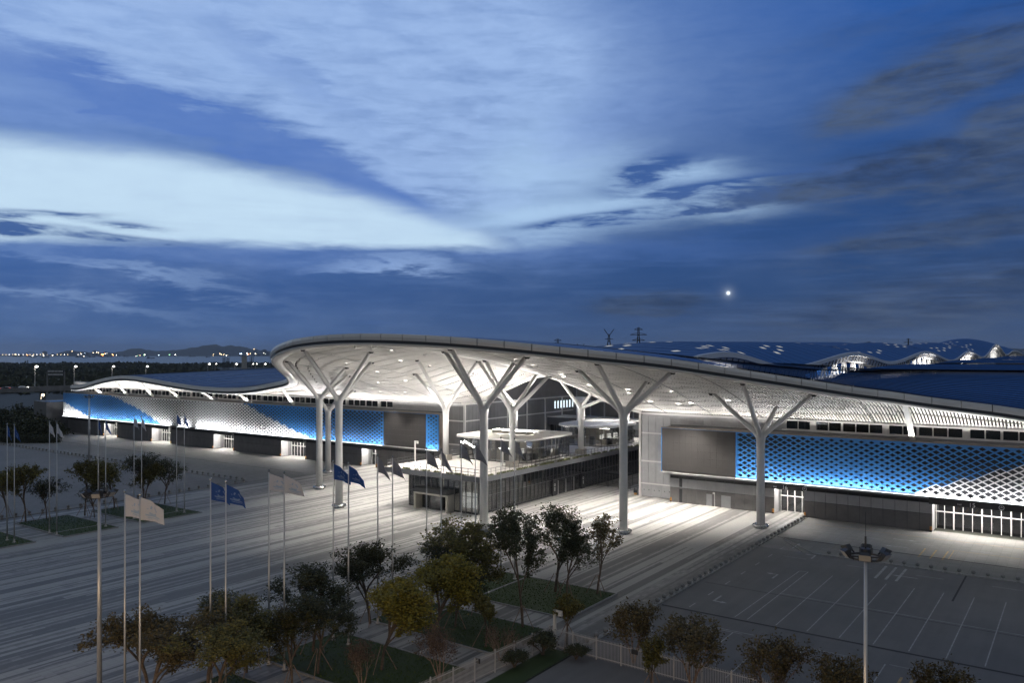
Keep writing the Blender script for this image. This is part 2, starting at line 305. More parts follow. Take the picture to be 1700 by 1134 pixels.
# ------------------------------------------------------------------ mesh builder
class MB:
    def __init__(s): s.v = []; s.f = []; s.mi = []; s.mats = []; s.uv = None; s.smooth = False
    def mid(s, m):
        if m not in s.mats: s.mats.append(m)
        return s.mats.index(m)
    def face(s, pts, m):
        b = len(s.v); s.v.extend(tuple(p) for p in pts); s.f.append(tuple(range(b, b+len(pts)))); s.mi.append(s.mid(m)); return s
    def box(s, x0, x1, y0, y1, z0, z1, m):
        b = len(s.v); s.v += [(x0, y0, z0), (x1, y0, z0), (x1, y1, z0), (x0, y1, z0), (x0, y0, z1), (x1, y0, z1), (x1, y1, z1), (x0, y1, z1)]
        for q in ((0, 3, 2, 1), (4, 5, 6, 7), (0, 1, 5, 4), (1, 2, 6, 5), (2, 3, 7, 6), (3, 0, 4, 7)): s.f.append(tuple(b+i for i in q)); s.mi.append(s.mid(m))
        return s
    def bar(s, a, b, w, h, m):           # rectangular bar between two points
        a, b = Vector(a), Vector(b); d = (b-a).normalized(); r = d.cross(Vector((0, 0, 1)))
        if r.length < 1e-4: r = Vector((1, 0, 0))
        r.normalize(); u = r.cross(d)
        k = len(s.v)
        for p in (a, b):
            for i, j in ((-1, -1), (1, -1), (1, 1), (-1, 1)): s.v.append(tuple(p+r*(i*w/2)+u*(j*h/2)))
        for q in ((0, 1, 2, 3), (7, 6, 5, 4), (0, 4, 5, 1), (1, 5, 6, 2), (2, 6, 7, 3), (3, 7, 4, 0)): s.f.append(tuple(k+i for i in q)); s.mi.append(s.mid(m))
        return s
    def tube(s, pts, rad, m, n=12, cap=True):
        pts = [Vector(p) for p in pts]; k = len(s.v); mi = s.mid(m)
        if not hasattr(rad, '__len__'): rad = [rad]*len(pts)
        ref = None
        for i, p in enumerate(pts):
            d = (pts[min(i+1, len(pts)-1)]-pts[max(i-1, 0)]).normalized()
            if ref is None: ref = Vector((1, 0, 0)) if abs(d.x) < .9 else Vector((0, 1, 0))
            r = (ref-d*ref.dot(d)).normalized(); u = d.cross(r); ref = r
            for j in range(n):
                a = 2*math.pi*j/n; s.v.append(tuple(p+(r*math.cos(a)+u*math.sin(a))*rad[i]))
        for i in range(len(pts)-1):
            for j in range(n):
                s.f.append((k+i*n+j, k+i*n+(j+1) % n, k+(i+1)*n+(j+1) % n, k+(i+1)*n+j)); s.mi.append(mi)
        if cap:
            s.f.append(tuple(k+j for j in range(n))[::-1]); s.mi.append(mi); e = k+(len(pts)-1)*n; s.f.append(tuple(e+j for j in range(n))); s.mi.append(mi)
        return s
    def grid(s, rows, m):                # rows of points -> quads
        k = len(s.v); n = len(rows[0])
        for r in rows: s.v.extend(tuple(p) for p in r)
        mi = s.mid(m)
        for i in range(len(rows)-1):
            for j in range(n-1): s.f.append((k+i*n+j, k+i*n+j+1, k+(i+1)*n+j+1, k+(i+1)*n+j)); s.mi.append(mi)
        return s
    def build(s, name, parent=None, smooth=False, **props):
        me = bpy.data.meshes.new(name); me.from_pydata(s.v, [], s.f)
        for m in s.mats: me.materials.append(M[m] if isinstance(m, str) else m)
        if len(s.mats) > 1: me.polygons.foreach_set('material_index', s.mi)
        if smooth: me.polygons.foreach_set('use_smooth', [True]*len(me.polygons))
        if s.uv:
            ul = me.uv_layers.new(name='UVMap'); flat = []
            for p in me.polygons:
                for vi in p.vertices: flat += s.uv[vi]
            ul.data.foreach_set('uv', flat)
        me.update()
        o = bpy.data.objects.new(name, me); col.objects.link(o)
        if parent: o.parent = parent
        for k, v in props.items(): o[k] = v
        return o
def empty(name, label, cat, loc=(0, 0, 0), group=None, rz=0):
    o = bpy.data.objects.new(name, None); col.objects.link(o); o.location = loc; o.rotation_euler = (0, 0, rz); o.empty_display_size = .5
    o['label'] = label; o['category'] = cat
    if group: o['group'] = group
    return o
def tag(o, label, cat, group=None):
    o['label'] = label; o['category'] = cat
    if group: o['group'] = group
    return o
def copy_tree(o, parent=None):
    c = o.copy(); col.objects.link(c); c.parent = parent
    for ch in list(o.children): copy_tree(ch, c)
    return c
def inst(ob, name, parent, loc=(0, 0, 0), rz=0, scale=None):
    c = bpy.data.objects.new(name, ob.data); col.objects.link(c); c.parent = parent; c.location = loc; c.rotation_euler = (0, 0, rz)
    if scale: c.scale = scale
    return c
def area(name, loc, sx, sy, power, color=(1, .96, .9), direction=(0, 0, -1), along=(1, 0, 0), spread=180):
    l = bpy.data.lights.new(name, 'AREA'); l.shape = 'RECTANGLE'; l.size = sx; l.size_y = sy; l.energy = power; l.color = color; l.spread = R(spread)
    o = bpy.data.objects.new(name, l); col.objects.link(o); o.location = loc
    z = -Vector(direction).normalized(); x = Vector(along); x = (x-z*x.dot(z)).normalized(); y = z.cross(x)
    o.rotation_euler = Matrix((x, y, z)).transposed().to_euler(); return o
def spot(name, loc, power, color=(1, .96, .9), size=110, blend=.8, rad=.25, target=None):
    l = bpy.data.lights.new(name, 'SPOT'); l.energy = power; l.color = color; l.spot_size = R(size); l.spot_blend = blend; l.shadow_soft_size = rad
    o = bpy.data.objects.new(name, l); col.objects.link(o); o.location = loc
    if target: o.rotation_euler = (Vector(loc)-Vector(target)).to_track_quat('Z', 'Y').to_euler()
    return o
def interp(x, xs, ys):
    if x <= xs[0]: return ys[0]
    if x >= xs[-1]: return ys[-1]
    for i in range(len(xs)-1):
        if x <= xs[i+1]:
            t = (x-xs[i])/(xs[i+1]-xs[i]); return ys[i]+(ys[i+1]-ys[i])*t
def hermite(x, xs, ys):                   # smooth (Catmull-Rom) version
    n = len(xs)
    if x <= xs[0]: return ys[0]
    if x >= xs[-1]: return ys[-1]
    for i in range(n-1):
        if x <= xs[i+1]: break
    sl = lambda k: 0 if k == 0 else ((ys[k+1]-ys[k-1])/(xs[k+1]-xs[k-1]) if k < n-1 else (ys[k]-ys[k-1])/(xs[k]-xs[k-1]))
    h = xs[i+1]-xs[i]; t = (x-xs[i])/h; a, b = sl(i)*h, sl(i+1)*h
    return (2*t**3-3*t*t+1)*ys[i]+(t**3-2*t*t+t)*a+(-2*t**3+3*t*t)*ys[i+1]+(t**3-t*t)*b
#@@SETTING
# ------------------------------------------------------------------ the setting
def surf_mat(name, fn):
    m = bpy.data.materials.new(name); m.use_nodes = True; t = NT(m.node_tree); b = t.n['Principled BSDF']
    o = t.new('ShaderNodeTexCoord').outputs['Object']; fn(t, b, o); return m
def plaza_fn(t, b, o):
    x, y, z = t.sep(o)
    def band(wd, L, s):
        c = t.m('FLOOR', t.m('DIVIDE', x, wd)); off = t.m('MULTIPLY', t.white(t.comb(c, s, 0)), L)
        return t.white(t.comb(c, t.m('FLOOR', t.m('DIVIDE', t.m('ADD', y, off), L)), s+3))
    v = t.m('ADD', t.m('ADD', t.m('MULTIPLY', band(1.2, 160, 1), .34), t.m('MULTIPLY', band(.6, 110, 2), .38)), t.m('MULTIPLY', band(.3, 80, 5), .28))
    big = t.noise(o, .05, 4, .6); fine = t.noise(o, 2.5, 6, .7); pv = t.white(t.comb(t.m('FLOOR', t.m('DIVIDE', x, .45)), t.m('FLOOR', t.m('DIVIDE', y, .9)), 9))
    v2 = t.smooth(t.m('ADD', t.m('ADD', v, t.m('MULTIPLY', t.m('SUBTRACT', pv, .5), .09)), t.m('MULTIPLY', t.m('SUBTRACT', fine, .5), .22)), .34, .62)
    c = t.mix(v2, (.135, .131, .128), (.37, .358, .338))
    c = t.mix(t.m('MULTIPLY', t.smooth(big, .35, .75), .28), c, (.2, .19, .18))
    # paver joints
    fx = t.m('FRACT', t.m('DIVIDE', x, .45)); fy = t.m('FRACT', t.m('DIVIDE', y, .9))
    j = t.m('MAXIMUM', t.m('LESS_THAN', fx, .05), t.m('LESS_THAN', fy, .025))
    c = t.mix(t.m('MULTIPLY', j, .35), c, (.06, .06, .06))
    t.l.new(c, b.inputs['Base Color']); t.l.new(t.m('ADD', .42, t.m('MULTIPLY', fine, .35)), b.inputs['Roughness'])
M['plaza'] = surf_mat('plaza_paving', plaza_fn)
def asphalt_fn(c1, c2, tile=0, tc_=.25):
    def fn(t, b, o):
        x, y, z = t.sep(o)
        big = t.noise(o, .07, 6, .65); fine = t.noise(o, 9, 4, .7); st = t.noise(t.vm('MULTIPLY', o, (1.6, .12, 1)), .5, 5, .6)
        f = t.m('ADD', t.m('MULTIPLY', big, .5), t.m('ADD', t.m('MULTIPLY', fine, .25), t.m('MULTIPLY', st, .25)))
        c = t.mix(t.smooth(f, .32, .68), c1, c2)
        if tile:
            cell = t.white(t.comb(t.m('FLOOR', t.m('DIVIDE', x, tile)), t.m('FLOOR', t.m('DIVIDE', y, tile*.5)), 2))
            c = t.mix(t.m('MULTIPLY', cell, tc_), c, tuple(k*.6 for k in c1))
            fx = t.m('FRACT', t.m('DIVIDE', x, tile)); fy = t.m('FRACT', t.m('DIVIDE', y, tile*.5))
            j = t.m('MAXIMUM', t.m('LESS_THAN', fx, .035), t.m('LESS_THAN', fy, .07)); c = t.mix(t.m('MULTIPLY', j, .3), c, (.05, .05, .05))
        t.l.new(c, b.inputs['Base Color']); t.l.new(t.m('ADD', .6, t.m('MULTIPLY', fine, .3)), b.inputs['Roughness'])
        bn = t.new('ShaderNodeBump'); bn.inputs['Strength'].default_value = .25; bn.inputs['Distance'].default_value = .01; t.l.new(fine, bn.inputs['Height']); t.l.new(bn.outputs[0], b.inputs['Normal'])
    return fn
M['asphalt'] = surf_mat('car_park_asphalt', asphalt_fn((.115, .113, .116), (.185, .18, .178)))
M['drive'] = surf_mat('drive_paving', asphalt_fn((.20, .195, .185), (.29, .28, .265), 1.2))
M['path'] = surf_mat('path_paving', asphalt_fn((.17, .165, .16), (.25, .24, .235), .8))
M['land'] = surf_mat('land', asphalt_fn((.018, .022, .016), (.04, .042, .034)))
M['lawn'] = surf_mat('lawn_soil', asphalt_fn((.02, .042, .008), (.04, .07, .014)))
def water_fn(t, b, o):
    b.inputs['Base Color'].default_value = (.045, .085, .17, 1); b.inputs['Roughness'].default_value = .4; b.inputs['Specular IOR Level'].default_value = .5
    bn = t.new('ShaderNodeBump'); bn.inputs['Strength'].default_value = .5; bn.inputs['Distance'].default_value = 1.
    t.l.new(t.noise(o, .02, 5, .6), bn.inputs['Height']); t.l.new(bn.outputs[0], b.inputs['Normal'])
M['water'] = surf_mat('sea_water', water_fn)
M['hill'] = mat('hill_forest', (.030, .045, .06), .95, var=.3, vscale=.004)
def sheet(name, pts, z, m, kind='structure', sub=None):
    b = MB(); b.face([(x, y, z) for x, y in pts], m); o = b.build(name); o['kind'] = kind; return o
# land: a sheet that reaches the far shore, its edge running across the view
fx, fy = FW; rx, ry = RT
def C2(s, d): return (s*rx+d*fx, s*ry+d*fy)
shore = [(-4000, 1650)]+[(s, 1830+55*math.sin(s*.004)+40*math.sin(s*.011+1)) for s in range(-2600, 700, 100)]+[(800, 2600), (6000, 9000)]
sheet('ground', [C2(-4000, -600)]+[C2(s, d) for s, d in shore]+[C2(9000, 9000), C2(9000, -600)], -.05, 'land')
sheet('water', [C2(-13000, 1000), C2(-13000, 13500), C2(13000, 13500), C2(13000, 1000)], -1.5, 'water')
XL, XR = -143.9, -37.7                       # the two bollard lines either side of the plaza
sheet('plaza', [(XL, -20), (XR, -20), (XR, 230), (XL, 230)], 0, 'plaza')
sheet('car_park', [(XR+.25, 40), (90, 40), (90, 111.5), (XR+.25, 111.5)], .002, 'asphalt')
sheet('service_drive', [(XR+.25, 111.504), (90, 111.504), (90, 137), (XR+.25, 137)], .002, 'drive')
sheet('left_forecourt', [(-345, 105), (XL-.2, 105), (XL-.2, 145), (-345, 145)], .002, 'drive')
sheet('left_drive', [(-345, -20), (XL-.2, -20), (XL-.2, 104.996), (-345, 104.996)], -.002, 'path')
sheet('front_verge', [(XR+.25, -20), (90, -20), (90, 39.996), (XR+.25, 39.996)], 0.0, 'lawn')
sheet('road', [(-420, 146), (-318, 146), (-318, 400), (-420, 400)], -.01, 'asphalt')
# planting beds, mirrored about the axis
BY = [(31, 41), (44.6, 53.2), (57.4, 65.3), (69.5, 79.7)]
gb = MB(); gr = random.Random(3)
for side, (xa, xb) in (('right', (-58.9, -43.0)), ('left', (-138.4, -122.5))):
    for k, (ya, yb) in enumerate(BY):
        b = MB()
        b.box(xa, xb, ya, yb, .0, .09, 'lawn')
        o = b.build('planting_bed'); o['kind'] = 'structure'
        kb = MB(); t_ = .18
        kb.box(xa-t_, xb+t_, ya-t_, ya-.002, 0, .13, 'kerb').box(xa-t_, xb+t_, yb+.002, yb+t_, 0, .13, 'kerb').box(xa-t_, xa-.002, ya, yb, 0, .13, 'kerb').box(xb+.002, xb+t_, ya, yb, 0, .13, 'kerb')
        kb.build('kerb', o)
        for _ in range(int((xb-xa)*(yb-ya)*16)):
            x, y = gr.uniform(xa+.1, xb-.1), gr.uniform(ya+.1, yb-.1)
            if abs(x-(-55.)) < .25 or abs(x-(-126.2)) < .25: continue
            a = gr.uniform(0, 6.28); l = gr.uniform(.06, .16); h = gr.uniform(.05, .14)
            gb.face([(x, y, .09), (x+l*math.cos(a), y+l*math.sin(a), .09), (x+l*.6*math.cos(a+.6), y+l*.6*math.sin(a+.6), .09+h)], 'grass')
g = gb.build('grass'); g['kind'] = 'stuff'; tag(g, 'short dark grass covering the planting beds between the paths', 'grass')
pth = MB()
for x0 in (-54.9, -126.2): pth.box(x0-.12, x0+.12, 57.6, 65.1, .09, .115, 'kerb'); pth.box(x0-.12, x0+.12, 69.7, 79.5, .09, .115, 'kerb')
o = pth.build('bed_edging'); o['kind'] = 'structure'
# kerb between plaza and car park, drain channels
kb = MB().box(XR-.05, XR+.24, 62, 111.3, 0, .1, 'kerb').box(XR-.05, XR+.24, 121, 134, 0, .1, 'kerb'); o = kb.build('plaza_kerb'); o['kind'] = 'structure'
kb = MB()

kb.box(XL-.3, XL, 54, 104, 0, .1, 'kerb'); o = kb.build('plaza_kerb'); o['kind'] = 'structure'
kb = MB().box(-30.2, 20, 111.3, 111.8, .002, .12, 'kerb').bar((-30.1, 111.55, .06), (-36.2, 118.3, .06), .12, .12, 'kerb').bar((-31.6, 111.6, .06), (-35.6, 117, .06), .1, .12, 'kerb'); o = kb.build('island_kerb'); o['kind'] = 'structure'
kb = MB().box(-330, XL-.3, 104.8, 105.1, .0, .1, 'kerb'); o = kb.build('forecourt_kerb'); o['kind'] = 'structure'
dr = MB().box(-37.2, 30, 118.7, 119.0, .004, .010, 'drain').box(-37.2, 30, 79.2, 79.55, .004, .010, 'drain').box(-12.1, -11.9, 99, 112, .004, .01, 'drain').box(-320, XL-.3, 119.6, 119.8, .004, .01, 'drain').box(-36.8, 0, 90.2, 90.3, .004, .007, 'drain')
o = dr.build('drain_channel'); o['kind'] = 'structure'
# painted markings of the car park, each stroke a piece of it
cp = bpy.data.objects['car_park']; sd_ = bpy.data.objects['service_drive']
def stroke(x0, y0, x1, y1, wd=.105, m='line', par=cp, nm='stall_line'):
    MB().bar((x0, y0, .0075), (x1, y1, .0075), wd, .003, m).build(nm, par)
for k in range(22):
    x = -31.2+3*k
    if k in (0, 1):
        stroke(-28.1-.9*(1-k), 101.9-.3*(1-k), -28.1-1.3*(1-k), 80.0) if k else stroke(-29.1, 101.6, -29.4, 80.)
    else: stroke(x, 101.9, x, 80.0)
stroke(-29.1, 101.6, -28.3, 101.95)
stroke(-28.1, 90.9, 32, 90.9, .1)
for k in range(22): stroke(-31.3+3.4*k, 75.5, -31.3+3.4*k, 70 if k % 2 else 64.5)
stroke(-31.3, 75.5, -27, 75.5, .1); stroke(-31.2, 75.9, -26, 75.9, .1)
stroke(-21, 75.5, -17, 75.5, .1); stroke(-14, 75.6, 30, 75.6, .1)
for k in range(9): stroke(-34.5, 70+5.2*k, -34.5, 71.6+5.2*k, .13, nm='lane_dash')
for k in range(3): stroke(-20.8+1.15*k, 110.5, -20.8+1.15*k, 103.8, .3, nm='crossing_bar')
for k in range(3): stroke(-18.3+1.4*k, 118.0, -18.3+1.4*k, 123.6, .2, 'line_y', sd_, 'crossing_bar')
for k in range(3): stroke(-12.6+.8*k, 73.2, -12.6+.8*k, 70.2, .22, 'line_y')
for k in range(12): stroke(-34+7*k, 126, -31.5+7*k, 126, .12, par=sd_, nm='lane_dash')
for k in range(10): stroke(-33+8*k, 108, -30+8*k, 108, .1, nm='lane_dash')
stroke(-35, 131, 20, 131, .1, 'line_y', sd_); stroke(-15.5, 124.6, 20, 124.6, .1, 'line_y', sd_); stroke(-14.9, 118.9, -14.9, 124.6, .1, 'line_y', sd_)
def arrow(x, y, a, par=cp, turn=False, s=1.):
    b = MB(); c, sn = math.cos(a), math.sin(a)
    T = lambda u, v: (x+(u*c-v*sn)*s, y+(u*sn+v*c)*s, .0085)
    b.face([T(-1.3, -.09), T(.5, -.09), T(.5, .09), T(-1.3, .09)], 'line')
    if turn: b.face([T(.3, .09), T(.5, .09), T(.5, .6), T(.3, .6)], 'line'); b.face([T(.1, .6), T(.7, .6), T(.4, 1.15)], 'line')
    else: b.face([T(.5, -.3), T(1.4, 0), T(.5, .3)], 'line')
    b.build('lane_arrow', par)
arrow(-33.3, 114.8, R(90), cp, False, 1.3); arrow(-29.6, 110.3, R(90), cp, True, 1.2); arrow(-33.2, 84.5, R(-90), cp, True, 1.3); arrow(-30.8, 98.0, R(90), cp, True, 1.2)
arrow(-21.5, 127.5, 0, sd_, False, 1.2); arrow(-21.8, 122.5, R(180), sd_, False, 1.2); arrow(-2, 128, 0, sd_); arrow(-18, 106.5, R(180), cp, False, 1.1)
# ------------------------------------------------------------------ canopy geometry (mirrored about X0)
EA = [0, 8, 16, 22, 28, 34, 40, 44, 48, 52, 56, 60, 64, 68, 72, 76, 80, 88, 96, 200]
EY = [84.6, 85.2, 87.0, 89.3, 92.2, 95.9, 100.4, 104, 107.8, 111.9, 116, 120, 123.7, 127, 129.6, 131.3, 132.3, 132.9, 133, 133]
ZA = [0, 8, 16, 22, 28, 34, 40, 44, 48, 52, 56, 60, 64, 68, 72, 76, 80, 90, 100, 110, 118, 128, 138, 146, 152, 158, 164, 172, 182, 190]
ZZ = [30.1, 29.95, 29.55, 29.05, 28.4, 27.65, 26.9, 26.25, 25.45, 24.6, 23.75, 22.9, 22.1, 21.45, 20.75, 20.2, 19.7, 18.35, 17.7, 17.7, 17.95, 18.6, 19.35, 19.95, 20.2, 20.15, 19.6, 18.5, 16.8, 16.3]
def ye(a): return hermite(abs(a), EA, EY)
def ze(a): return hermite(abs(a), ZA, ZZ)
YB = 138.0                                    # line of the hall walls
def zback(a):
    a = abs(a); return interp(a, [0, 3, 7, 11.8, 16, 21.6, 30, 300], [22.7, 22.4, 20.9, 18.9, 17.3, 16.1, 16.0, 16.0])
FT, GD, RIMW = .95, .45, 2.3                   # fascia band, gutter gap, plain rim width
def norm_at(a):
    h = .4; y1, y2 = ye(a-h), ye(a+h); t = Vector((2*h, y2-y1)).normalized(); return Vector((-t.y, t.x))   # points inwards (+y)
def zs_edge(a): return ze(a)-FT-GD-.15
# inner border of the rim as a function of a
_in = []
for i in range(0, 1961):
    a = i*.1; n = norm_at(a); _in.append((a+n.x*RIMW, ye(a)+n.y*RIMW, zs_edge(a)-.22))
_in.sort()
IA, IY, IZ = [q[0] for q in _in], [q[1] for q in _in], [q[2] for q in _in]
import bisect
def inner(a):
    a = abs(a); i = min(max(bisect.bisect_left(IA, a), 1), len(IA)-1); t = (a-IA[i-1])/max(1e-6, IA[i]-IA[i-1]); t = min(max(t, 0), 1)
    return IY[i-1]+(IY[i]-IY[i-1])*t, IZ[i-1]+(IZ[i]-IZ[i-1])*t
def soffit(a, y):
    y0, z0 = inner(a); v = min(max((y-y0)/(YB-y0), 0), 1); zb = zback(a); return z0+(zb-z0)*v**1.3
def hit(px, py):                              # where a sight line meets the soffit
    a_ = (px-CX)/F; b_ = (py-YH)/F
    lo = None; t = 80.
    while t < 230:
        x = t*(FW[0]+a_*RT[0]); y = t*(FW[1]+a_*RT[1]); z = HC-b_*t
        if y > ye(x-X0)+2 and y < YB+2:
            f = z-soffit(x-X0, y)
            if lo is not None and f*lo <= 0: return (x, y, z)
            lo = f
        t += .25
    return None
AL, AR = -189.0, 112.0
canopy = empty('canopy_roof', 'huge white swooping canopy roof lit from below over the plaza and hall entrances', 'canopy', (X0, 110, 0))
def part(b, name, smooth=False, **kw):
    o = b.build(name, canopy, smooth, **kw); o.location = (-X0, -110, 0); return o
# arc length walk along the edge
walk = []; a = AL
while a < AR:
    walk.append(a); n = norm_at(a); a += max(.12, .32*abs(n.y))
L = [0.]
for i in range(1, len(walk)): L.append(L[-1]+math.hypot(walk[i]-walk[i-1], ye(walk[i])-ye(walk[i-1])))
def at_len(s): return interp_fast(s)
def interp_fast(s):
    i = min(max(bisect.bisect_left(L, s), 1), len(L)-1); t = (s-L[i-1])/(L[i]-L[i-1]); return walk[i-1]+(walk[i]-walk[i-1])*t
def ep(a, off, dz):
    n = norm_at(a); return (X0+a+n.x*off, ye(a)+n.y*off, ze(a)+dz)
PL = 3.9; npan = int(L[-1]/PL)
for k in range(npan):                        # fascia panels, one object each
    s0, s1 = k*PL+.06, (k+1)*PL-.06
    st = [interp_fast(s0+(s1-s0)*j/4) for j in range(5)]
    b = MB(); b.grid([[ep(a, .0, 0), ep(a, -.10, -.45), ep(a, -.02, -FT)] for a in st], 'fascia')
    b.grid([[ep(a, .55, .03), ep(a, .0, 0)] for a in st], 'fascia'); b.grid([[ep(a, -.02, -FT), ep(a, .4, -FT)] for a in st], 'fascia')
    for a, r in ((st[0], 0), (st[-1], 1)): b.face([ep(a, 0, 0), ep(a, -.1, -.45), ep(a, -.02, -FT), ep(a, .4, -FT), ep(a, .55, .03)], 'fascia')
    part(b, 'fascia_panel')
fine = [interp_fast(L[-1]*i/560) for i in range(561)]
b = MB(); b.grid([[ep(a, .3, -.02), ep(a, .42, -FT-.05), ep(a, .38, -FT-GD-.02)] for a in fine], 'gutter'); part(b, 'gutter')
b = MB(); b.grid([[ep(a, .6, -FT-GD+.0), ep(a, .12, -FT-GD-.02), ep(a, .06, -FT-GD-.12), ep(a, .3, -FT-GD-.34), ep(a, 1.2, -FT-GD-.44), ep(a, RIMW, -FT-GD-.37), ep(a, RIMW+.02, -FT-GD+.1)] for a in fine], 'soffit'); part(b, 'soffit_rim', True)
# near-black lining, shade of the slat gaps put into its colour, then the slats
def ygrid(a, n=14):
    y0, _ = inner(a); return [y0-.3+(YB-y0+.3)*j/n for j in range(n+1)]
arow = [AL+6+j*1.0 for j in range(int(AR-AL-6))]
b = MB(); b.grid([[(X0+a, y, soffit(a, y)+.38) for y in ygrid(a)] for a in arow], 'backing'); part(b, 'slat_lining')
b = MB(); SL, TH_, DP = .42, .15, .26
a = -99.0
while a < AR-1:
    y0, _ = inner(a); span = YB-y0; ny = max(2, int(span/3.0))
    for q in range(ny):
        ya, yb = y0+span*q/ny+.24, y0+span*(q+1)/ny-.24
        seg = []
        for y in (ya, yb):
            z = soffit(a, y); seg.append([(X0+a-TH_/2, y, z+DP), (X0+a-TH_/2, y, z), (X0+a+TH_/2, y, z), (X0+a+TH_/2, y, z+DP)])
        b.grid(seg, 'soffit')
    a += .46
o = part(b, 'soffit_slat'); o['kind'] = 'stuff'
# plain plate soffit beyond the slats on the left
arl = [-189+j*1.5 for j in range(61)]
b = MB(); b.grid([[(X0+a, y, soffit(a, y)) for y in ygrid(a, 10)] for a in arl], 'soffit'); part(b, 'soffit_plate', True)
# seams across the soffit
for a0 in range(-90, 108, 9):
    b = MB(); pts = []
    y0, _ = inner(a0)
    n = 14; rows = []
    for j in range(n+1):
        y = y0+(YB-y0)*j/n; sh = 0.0; z = soffit(a0, y)-.03
        rows.append([(X0+a0-.09, y, z), (X0+a0+.09, y, z)])
    b.grid(rows, 'seam'); part(b, 'seam')
# rear rim of the canopy over the street: a white gable arch
b = MB(); rows = []
for j in range(45):
    a = -22+j; z = zback(a)
    rows.append([(X0+a, YB-.5, z+.1), (X0+a, YB-.5, z-.35), (X0+a, YB+.7, z-.4), (X0+a, YB+.9, z+.6), (X0+a, YB+.2, z+1.0)])
b.grid(rows, 'soffit'); part(b, 'rear_arch', False)
# roof skin: blue standing seam, in shallow steps
def zroof(a, y):
    y0 = ye(a)+.5; z0 = ze(a)+.02; aa = abs(a)
    zt = 23.4-(3.9*max(0, (aa-112)/70)**1.4 if aa > 112 else 0)
    if aa < 40: zt = 23.4+(1-aa/40)*3
    t = min(1, (y-y0)/max(20, 190-y0)); s = t*t*(3-2*t) if z0 > zt else math.sin(t*math.pi/2)
    z = z0+(zt-z0)*s
    if y > 190: z -= ((y-190)/90)**2*2.0
    return z
roof = MB()
ar = [interp_fast(L[-1]*i/300) for i in range(301)]
for i in range(len(ar)-1):
    a0, a1 = ar[i], ar[i+1]
    def cols(a):
        y0 = ye(a)+.5; ys = [y0+.02]; n = 44
        for j in range(1, n+1): ys.append(y0+(263.4-y0)*(j/n)**1.25)
        return ys
    c0, c1 = cols(a0), cols(a1)
    for j in range(len(c0)-1):
        if (abs(a0) < 21 or abs(a1) < 21) and c0[j] > 148: continue
        st = .09 if c0[j] > 110 else 0
        roof.face([(X0+a0, c0[j], zroof(a0, c0[j])+st), (X0+a1, c1[j], zroof(a1, c1[j])+st), (X0+a1, c1[j+1]+.02, zroof(a1, c1[j+1])), (X0+a0, c0[j+1]+.02, zroof(a0, c0[j+1]))], 'blue_roof')
part(roof, 'roof_skin')
b = MB(); a = AL+1
rows = [[(X0+AL+.5, y, zroof(AL, y)+.1), (X0+AL+.2, y, zroof(AL, y)-.9), (X0+AL+6, y, zroof(AL, y)-1.6)] for y in range(134, 262, 6)]
b.grid(rows, 'soffit'); part(b, 'end_fascia')
# downlights in the soffit
DL = [(594, 575.2), (622, 575.7), (652, 582.5), (666, 599), (577, 604), (707, 588), (715, 608), (628, 617.6), (630, 636), (674.5, 632), (633, 650.6), (674, 651.8), (800, 622.6), (801, 622.3), (936, 622.2), (1044, 647.5), (1081, 667.4), (1149, 670), (1115.5, 650.5), (888, 607), (860, 597), (760, 596), (980, 640)]
dls = []
for px, py in DL:
    h = hit(px, py)
    if h and all(math.hypot(h[0]-q[0], h[1]-q[1]) > 2.5 for q in dls): dls.append(h)
DL_W = 1080
for x, y, z in dls:
    b = MB(); z2 = soffit(x-X0, y)-.03
    b.tube([(x, y, z2-.22), (x, y, z2+.1)], .50, 'white', 14, False); b.tube([(x, y, z2-.20), (x, y, z2-.1)], .46, 'e_down', 14); part(b, 'downlight')
    spot('downlight_beam', (x, y, z2-.26), DL_W*12, (1, .95, .88), 92, .7, .3)
for lx, ly in ((-72, 131), (-64, 124), (-58, 131), (-108, 128), (-112, 108), (-70, 112), (-48, 128)):  # extra downlights added to brighten the plaza round the terrace
    z2 = soffit(lx-X0, ly)-.03; b = MB(); b.tube([(lx, ly, z2-.22), (lx, ly, z2+.1)], .50, 'white', 14, False); b.tube([(lx, ly, z2-.20), (lx, ly, z2-.1)], .46, 'e_down', 14); part(b, 'downlight')
    spot('downlight_beam', (lx, ly, z2-.26), DL_W*12, (1, .95, .88), 92, .7, .3)
